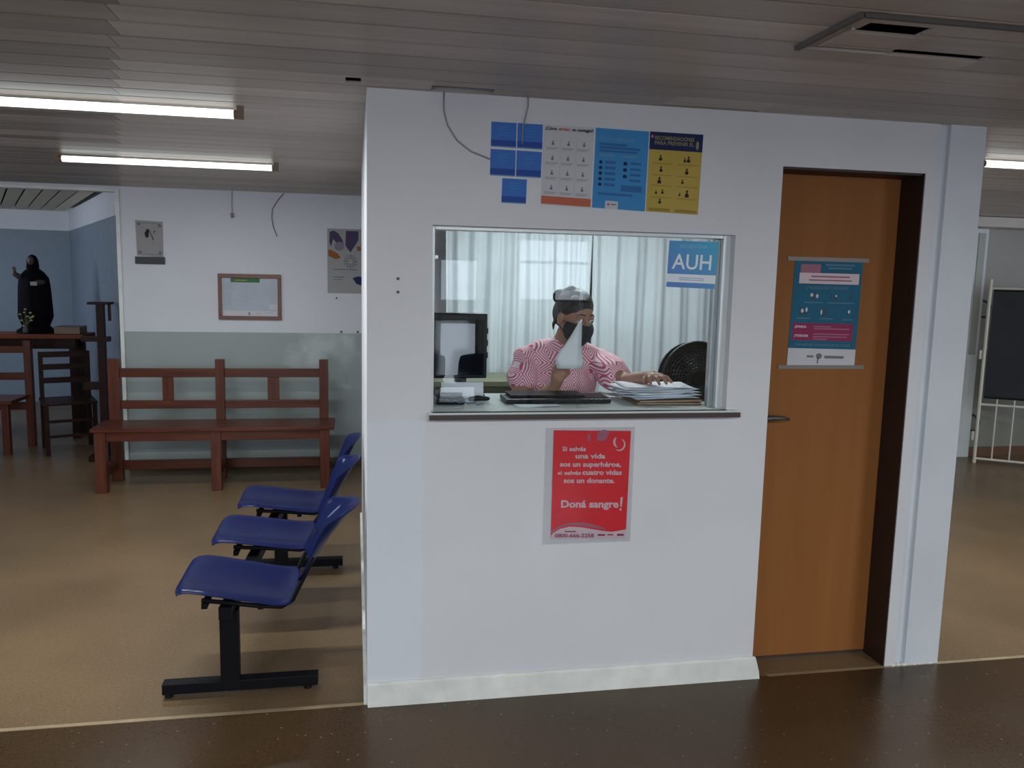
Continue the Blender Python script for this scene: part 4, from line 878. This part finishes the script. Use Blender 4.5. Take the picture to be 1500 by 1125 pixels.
# hair with a bun
bm = B(); sphere(bm, HP(0, .018, .048), 1, (.080, .092, .083), 3, HR); sphere(bm, HP(0, .060, .010), 1, (.068, .055, .075), 3, HR)
for sx in (-1,): limb(bm, [HP(sx*.045, -.034, .088), HP(sx*.061, -.018, .055), HP(sx*.067, -.002, .030)], [.022, .014, .010])
limb(bm, [HP(-.070, .030, .0), HP(-.078, .040, -.040), HP(-.070, .045, -.065)], [.012, .008, .004])
hr_ = obj_me('hair', remesh(bm, 0.0045, 4), hair_m, wk, smooth=True)
bm = B(); bc = Vector((0.838, 0.56, 1.522)); sphere(bm, bc, .033, (1.0, .9, 1.0), 3)
for k in range(9):
    a = 2*PI*k/9; sphere(bm, bc+Vector((.022*math.cos(a), -.006, .022*math.sin(a))), .014)
limb(bm, [bc, HP(-.02, .03, .11)], [.022, .028]); 
obj_me('bun', remesh(bm, 0.004, 2), hair_m, hr_, smooth=True)
# face mask
bm = B(); sphere(bm, HP(0, -.030, -.040), 1, (.070, .077, .062), 3, HR); sphere(bm, HP(0, -.052, -.080), 1, (.040, .038, .032), 3, HR); limb(bm, [HP(0, -.092, -.010), HP(0, -.104, -.034), HP(0, -.098, -.060)], [.017, .021, .021])
mk = obj_me('face_mask', remesh(bm, 0.0045, 4), mask_m, wk, smooth=True)
inv = HR.inverted(); loc0 = Vector(wk.location)
bmm = bmesh.new(); bmm.from_mesh(mk.data)
kill = []
for v in bmm.verts:
    p = inv @ (v.co+loc0-HC)
    if p.y > -0.012 or p.z > -0.004: kill.append(v)
bmesh.ops.delete(bmm, geom=kill, context='VERTS'); bmm.to_mesh(mk.data); bmm.free()
for sx in (-1, 1):
    for dz in (-.004, -.05): obj('mask_strap', tube(B(), [HP(sx*.062, -.014, dz-.006), HP(sx*.073, .004, dz*.6-.006), HP(sx*.078, .018, -.010)], 0.002, 5), mask_m, mk)
    e = obj('eye', sphere(B(), HP(sx*.031, -.070, .010), .0135, sub=3), eye_w, wk, smooth=True); obj('iris', sphere(B(), HP(sx*.031, -.0795, .006), .0062, sub=2), eye_d, e, smooth=True)
    obj('eyelid', sphere(B(), HP(sx*.031, -.069, .0135), 1, (.0155, .0145, .0115), 2, HR), skin, e, smooth=True)
    obj('eyebrow', tube(B(), [HP(sx*.013, -.083, .034), HP(sx*.030, -.078, .037), HP(sx*.045, -.064, .031)], [.003, .003, .002], 6), hair_m, wk, smooth=True)
# the sheet she holds up, curled to a point
PTS = [  # rows of (x, z) left and right edge, top to bottom; y of each row
    (0.868, 1.436, 0.872, 1.437, .315), (0.846, 1.408, 0.872, 1.405, .305), (0.822, 1.372, 0.870, 1.365, .295), (0.796, 1.335, 0.868, 1.325, .288), (0.770, 1.305, 0.872, 1.290, .283),
    (0.756, 1.275, 0.878, 1.262, .279), (0.762, 1.238, 0.872, 1.238, .278)]
bm = B(); G = []
for (xa, za, xb_, zb, y_) in PTS:
    G.append([bm.verts.new((xa+(xb_-xa)*i/8, y_-0.016*math.sin(PI*i/8)+0.010*(i/8), za+(zb-za)*i/8)) for i in range(9)])
for j in range(len(G)-1):
    for i in range(8): bm.faces.new((G[j][i], G[j][i+1], G[j+1][i+1], G[j+1][i]))
o = obj('paper_sheet', bm, paper_w, smooth=True); md = o.modifiers.new('s', 'SOLIDIFY'); md.thickness = 0.001
tag(o, 'white sheet curled to a point, held up in front of the face mask', 'paper')
# notice pinned on the booth side wall / shelf at far left inside
sh = thing('wall_shelf', (0.2, 1.9, 1.55), 'small pale wall shelf with a beige box, left of the curtain inside the booth', 'shelf')
bxo('board', (0.10, 0.44, 1.95, 2.298, 1.70, 1.72), alu, sh); bxo('bracket', (0.14, 0.16, 2.1, 2.298, 1.62, 1.70), alu, sh)
tag(bxo('cardboard_box', (0.36, 0.43, 2.05, 2.2, 1.721, 1.80), mat('beige_box', (0.42, 0.33, 0.22), 0.7), bev=0.003), 'small beige cardboard box on the shelf inside the booth', 'box')

# ================================================================== CHAPEL THINGS
al = thing('altar_table', (-3.6, 5.45, 0), 'dark wooden altar table carrying the statue, beyond the opening', 'table')
bxo('table_top', (-4.9, -2.52, 5.28, 5.66, 0.945, 0.985), chapel_wood2, al, bev=0.004); bxo('apron', (-4.8, -2.6, 5.32, 5.34, 0.85, 0.944), chapel_wood, al)
for x in (-4.8, -3.75, -2.66):
    for y_ in (5.33, 5.57): bxo('leg', (x, x+.06, y_, y_+.06, 0, 0.944), chapel_wood, al)
st = thing('robed_statue', (-2.99, 5.46, 0.985), 'dark statue of a hooded standing figure in a long black robe on the altar table', 'statue')
SX, SY = -2.985, 5.47
def lathe(bm, c, prof, n=28, fold=0.0):
    R0 = []
    for (r, z) in prof: R0.append([bm.verts.new((c[0]+r*(1+fold*math.sin(a_*7*2*PI/n))*math.cos(2*PI*a_/n), c[1]+0.75*r*(1+fold*math.sin(a_*7*2*PI/n))*math.sin(2*PI*a_/n), z)) for a_ in range(n)])
    for i in range(len(R0)-1):
        for k in range(n): bm.faces.new((R0[i][k], R0[i][(k+1) % n], R0[i+1][(k+1) % n], R0[i+1][k]))
    bm.faces.new(R0[0]); bm.faces.new(list(reversed(R0[-1]))); return bm
obj('robe', lathe(B(), (SX+.005, SY, 0), [(.105, 1.03), (.12, 1.06), (.150, 1.14), (.143, 1.30), (.136, 1.42), (.125, 1.50), (.085, 1.555), (.045, 1.585), (.03, 1.60)], fold=.03), robe_m, st, smooth=True)
obj('hood', lathe(B(), (SX, SY+.01, 0), [(.055, 1.585), (.052, 1.63), (.046, 1.67), (.03, 1.70), (.008, 1.712)], 20), robe_m, st, smooth=True)
bm = B(); sphere(bm, (SX-.004, SY-.022, 1.655), 1, (.028, .026, .040), 3); sphere(bm, (SX-.005, SY-.048, 1.652), .007); limb(bm, [(SX, SY, 1.60), (SX, SY-.01, 1.64)], [.022, .022]); obj_me('face', remesh(bm, .004, 2), statue_skin, st, smooth=True)
bm = B(); limb(bm, [(SX-.09, SY-.04, 1.50), (SX-.125, SY-.08, 1.53), (SX-.125, SY-.09, 1.565)], [.03, .022, .012])
for k in range(4): limb(bm, [(SX-.132+.006*k, SY-.09, 1.565), (SX-.138+.008*k, SY-.092, 1.595)], [.005, .004])
limb(bm, [(SX-.118, SY-.09, 1.56), (SX-.105, SY-.092, 1.578)], [.005, .004])
obj_me('raised_hand', remesh(bm, .003, 1), statue_skin, st, smooth=True)
bm = B(); limb(bm, [(SX+.09, SY-.05, 1.46), (SX+.04, SY-.115, 1.45)], [.03, .018]); obj_me('folded_hand', remesh(bm, .004, 2), statue_skin, st, smooth=True)
bxo('little_book', (SX+.02, SY+0.09-.0, SY-.15, SY-.125, 1.435, 1.462) if False else (SX+.025, SX+.08, SY-.145, SY-.130, 1.430, 1.465), mat('pale_book', (0.30, 0.29, 0.26), 0.6), st)
obj('plinth', lathe(B(), (SX+.01, SY, 0), [(.17, .9855), (.17, 1.01), (.14, 1.03), (.12, 1.05)], 24), robe_m, st, smooth=False)
fv = thing('flower_vase', (SX-.03, 5.33, 0.985), 'small bunch of yellow flowers standing at the feet of the statue', 'flowers')
obj('vase', lathe(B(), (SX-.03, 5.32, 0), [(.022, .9855), (.028, 1.01), (.02, 1.05), (.026, 1.07)], 14), mat('dark_vase', (0.03, 0.03, 0.025), 0.3), fv, smooth=True)
for k in range(11):
    a = random.random()*2*PI; r = .02+.045*random.random(); p = (SX-.03+r*math.cos(a)*1.2, 5.32+.3*r*math.sin(a), 1.12+.055*(random.random()-.3)+.03*(k % 3))
    fl_ = obj('flower', sphere(B(), p, .013, (1, 1, .7), 1), yellow_fl, fv); obj('stem', tube(B(), [(SX-.03, 5.32, 1.06), p], .002, 4), green_lf, fl_)
lc = thing('lectern', (-2.14, 4.55, 0), 'dark wooden lectern standing just inside the opening, left of the white trim', 'lectern')
bxo('top', (-2.185, -2.02, 4.30, 4.46, 1.305, 1.325), chapel_wood, lc, bev=0.002)
bxo('post', (-2.13, -2.075, 4.34, 4.40, 0.045, 1.305), chapel_wood, lc); bxo('post', (-2.05, -2.03, 4.38, 4.40, 1.17, 1.305), chapel_wood, lc); bxo('foot', (-2.22, -2.01, 4.29, 4.44, 0, 0.045), chapel_wood, lc)
for (x, z0, z1) in ((-2.13, .60, .66), (-2.13, 1.0, 1.04)): bxo('shelf', (x-.12, x+.09, 4.33, 4.41, z0, z1), chapel_wood, lc)
tag(bxo('wooden_box', (-2.78, -2.56, 5.33, 5.55, 0.986, 1.055), wood('pale_brown_wood', (.10, .06, .03), (.15, .09, .05)), bev=0.004), 'flat brown wooden box on the right end of the altar table', 'box')
pb = thing('prayer_bench', (-3.2, 4.9, 0), 'reddish wooden bench end with rails at the far left edge, in front of the altar', 'bench')
bxo('post', (-2.93, -2.87, 4.99, 5.05, 0, 0.95), bench_z, pb, bev=0.003)
for (z0, z1) in ((0.84, 0.90), (0.60, 0.665), (0.33, 0.40)): bxo('rail', (-4.05, -2.93, 5.0, 5.03, z0, z1), bench_x, pb, bev=0.002)
bxo('seat_board', (-4.05, -2.90, 4.60, 5.00, 0.44, 0.47), bench_x, pb); bxo('post', (-4.1, -4.04, 4.99, 5.05, 0, 0.95), bench_z, pb)
for x in (-4.02, -2.99): bxo('front_leg', (x, x+.055, 4.62, 4.67, 0, 0.44), bench_z, pb)
def chapel_chair(x, y_, rz, label):
    t = thing('wooden_chair', (0, 0, 0), label, 'chair', 'dark chairs in front of the altar')
    for (a, b) in ((-.2, -.2), (.17, -.2), (-.2, .17), (.17, .17)): bxo('leg', (a, a+.035, b, b+.035, 0, 0.86 if b > 0 else 0.43), chapel_wood, t)
    bxo('seat', (-.21, .21, -.21, .21, .43, .455), chapel_wood, t, bev=0.004)
    for z in (.58, .70, .81): bxo('back_slat', (-.165, .17, .178, .195, z, z+.05), chapel_wood, t)
    for z in (.15, .28): bxo('stretcher', (-.165, .17, -.19, -.175, z, z+.025), chapel_wood, t)
    t.location = (x, y_, 0); t.rotation_euler = (0, 0, rz); return t
c0 = chapel_chair(-2.52, 4.80, 0.4, 'dark wooden slat chair facing the altar, nearest the lectern')
c1 = copy_tree(c0); c1.location = (-3.75, 4.22, 0); c1.rotation_euler = (0, 0, 0.1); c1['label'] = 'dark wooden slat chair in front of the prayer bench, at the left edge'

# ================================================================== CORRIDOR THINGS
gt = thing('iron_gate', (5.75, 3.5, 0.03), 'cream painted iron bar gate leaning in the corridor behind the pier', 'gate')
ga = math.atan2(3.365-3.724, 5.914-5.698); G0 = Vector((5.575, 3.58, 0)); GD = Vector((math.cos(-0.62), math.sin(-0.62), 0))
gt.location = (G0.x, G0.y, 0.0)
def gp(s_, z): return G0+GD*s_+Vector((0, 0, z))
obj('stile', tube(B(), [gp(0, .03), gp(0.0, 1.68)], .014, 8), gate_m, gt); obj('stile', tube(B(), [gp(1.1, .03), gp(1.1, 1.68)], .014, 8), gate_m, gt)
for z in (.04, .545, 1.60): obj('rail', tube(B(), [gp(0, z), gp(1.1, z)], .011, 8), gate_m, gt)
for k in range(1, 8): obj('bar', tube(B(), [gp(k*.1375, .04), gp(k*.1375, .60 if k % 1 == 0 else 1.6)], .007, 6), gate_m, gt)
for z in (.25, 1.0): obj('hinge', tube(B(), [gp(-.03, z-.04), gp(-.03, z+.04)], .012, 8), gate_m, gt)
obj('foot', tube(B(), [gp(0, 0), gp(0, .03)], .016, 8), gate_m, gt); obj('foot', tube(B(), [gp(1.1, 0), gp(1.1, .03)], .016, 8), gate_m, gt)
bd = thing('blackboard', (G0.x, G0.y, .60), 'dark slate blackboard with white double corner marks hung on the iron gate', 'blackboard')
Rb = Matrix.Rotation(-0.62, 3, 'Z')
def bslab(name, s0, s1, d0, d1, z0, z1, m, sh=0.0):
    bm = B(); nrm_ = Vector((-GD.y, GD.x, 0))*-1
    c = []
    for z, off in ((z0, 0), (z1, sh)):
        for s_, d_ in ((s0, d0), (s1, d0), (s1, d1), (s0, d1)): c.append(bm.verts.new(G0+GD*(s_+off)+nrm_*d_+Vector((0, 0, z))))
    bm.faces.new(c[0:4]); bm.faces.new(c[4:8])
    for k in range(4): bm.faces.new((c[k], c[(k+1) % 4], c[4+(k+1) % 4], c[4+k]))
    return obj(name, bm, m, bd)
bslab('slate', .03, 1.08, -.016, -.034, .62, 1.57, board_m)
bslab('slate_rim', .03, 1.08, -.015, -.037, 1.57, 1.59, black_m); bslab('slate_rim', .03, 1.08, -.015, -.037, .60, .62, black_m)
d0, d1 = -.0345, -.036
for (s0, s1, z0, z1) in ((.12, .135, 1.24, 1.50), (.12, .60, 1.49, 1.505), (.155, .168, 1.28, 1.47), (.155, .6, 1.455, 1.468), (.12, .135, .72, .96), (.12, .32, .715, .73), (.165, .178, .76, .95), (.165, .30, .76, .773)):
    bslab('chalk_mark', s0, s1, d0, d1, z0, z1, chalk)
for z, k in ((1.41, 0), (.33, 1)):
    tag(obj('wall_hook', tube(B(), [(5.74, 3.842, z+.07), (5.74, 3.80, z+.06), (5.775, 3.79, z+.02), (5.77, 3.80, z-.05), (5.74, 3.80, z-.08), (5.735, 3.842, z-.08)], 0.010, 8), mat('rusty_iron', (0.10, 0.07, 0.05), 0.6), smooth=True),
        ('upper dark iron gate catch on the corridor wall, beside the blackboard', 'dark iron gate catch low on the corridor wall, left of the gate')[k], 'gate catch', 'iron gate catches')
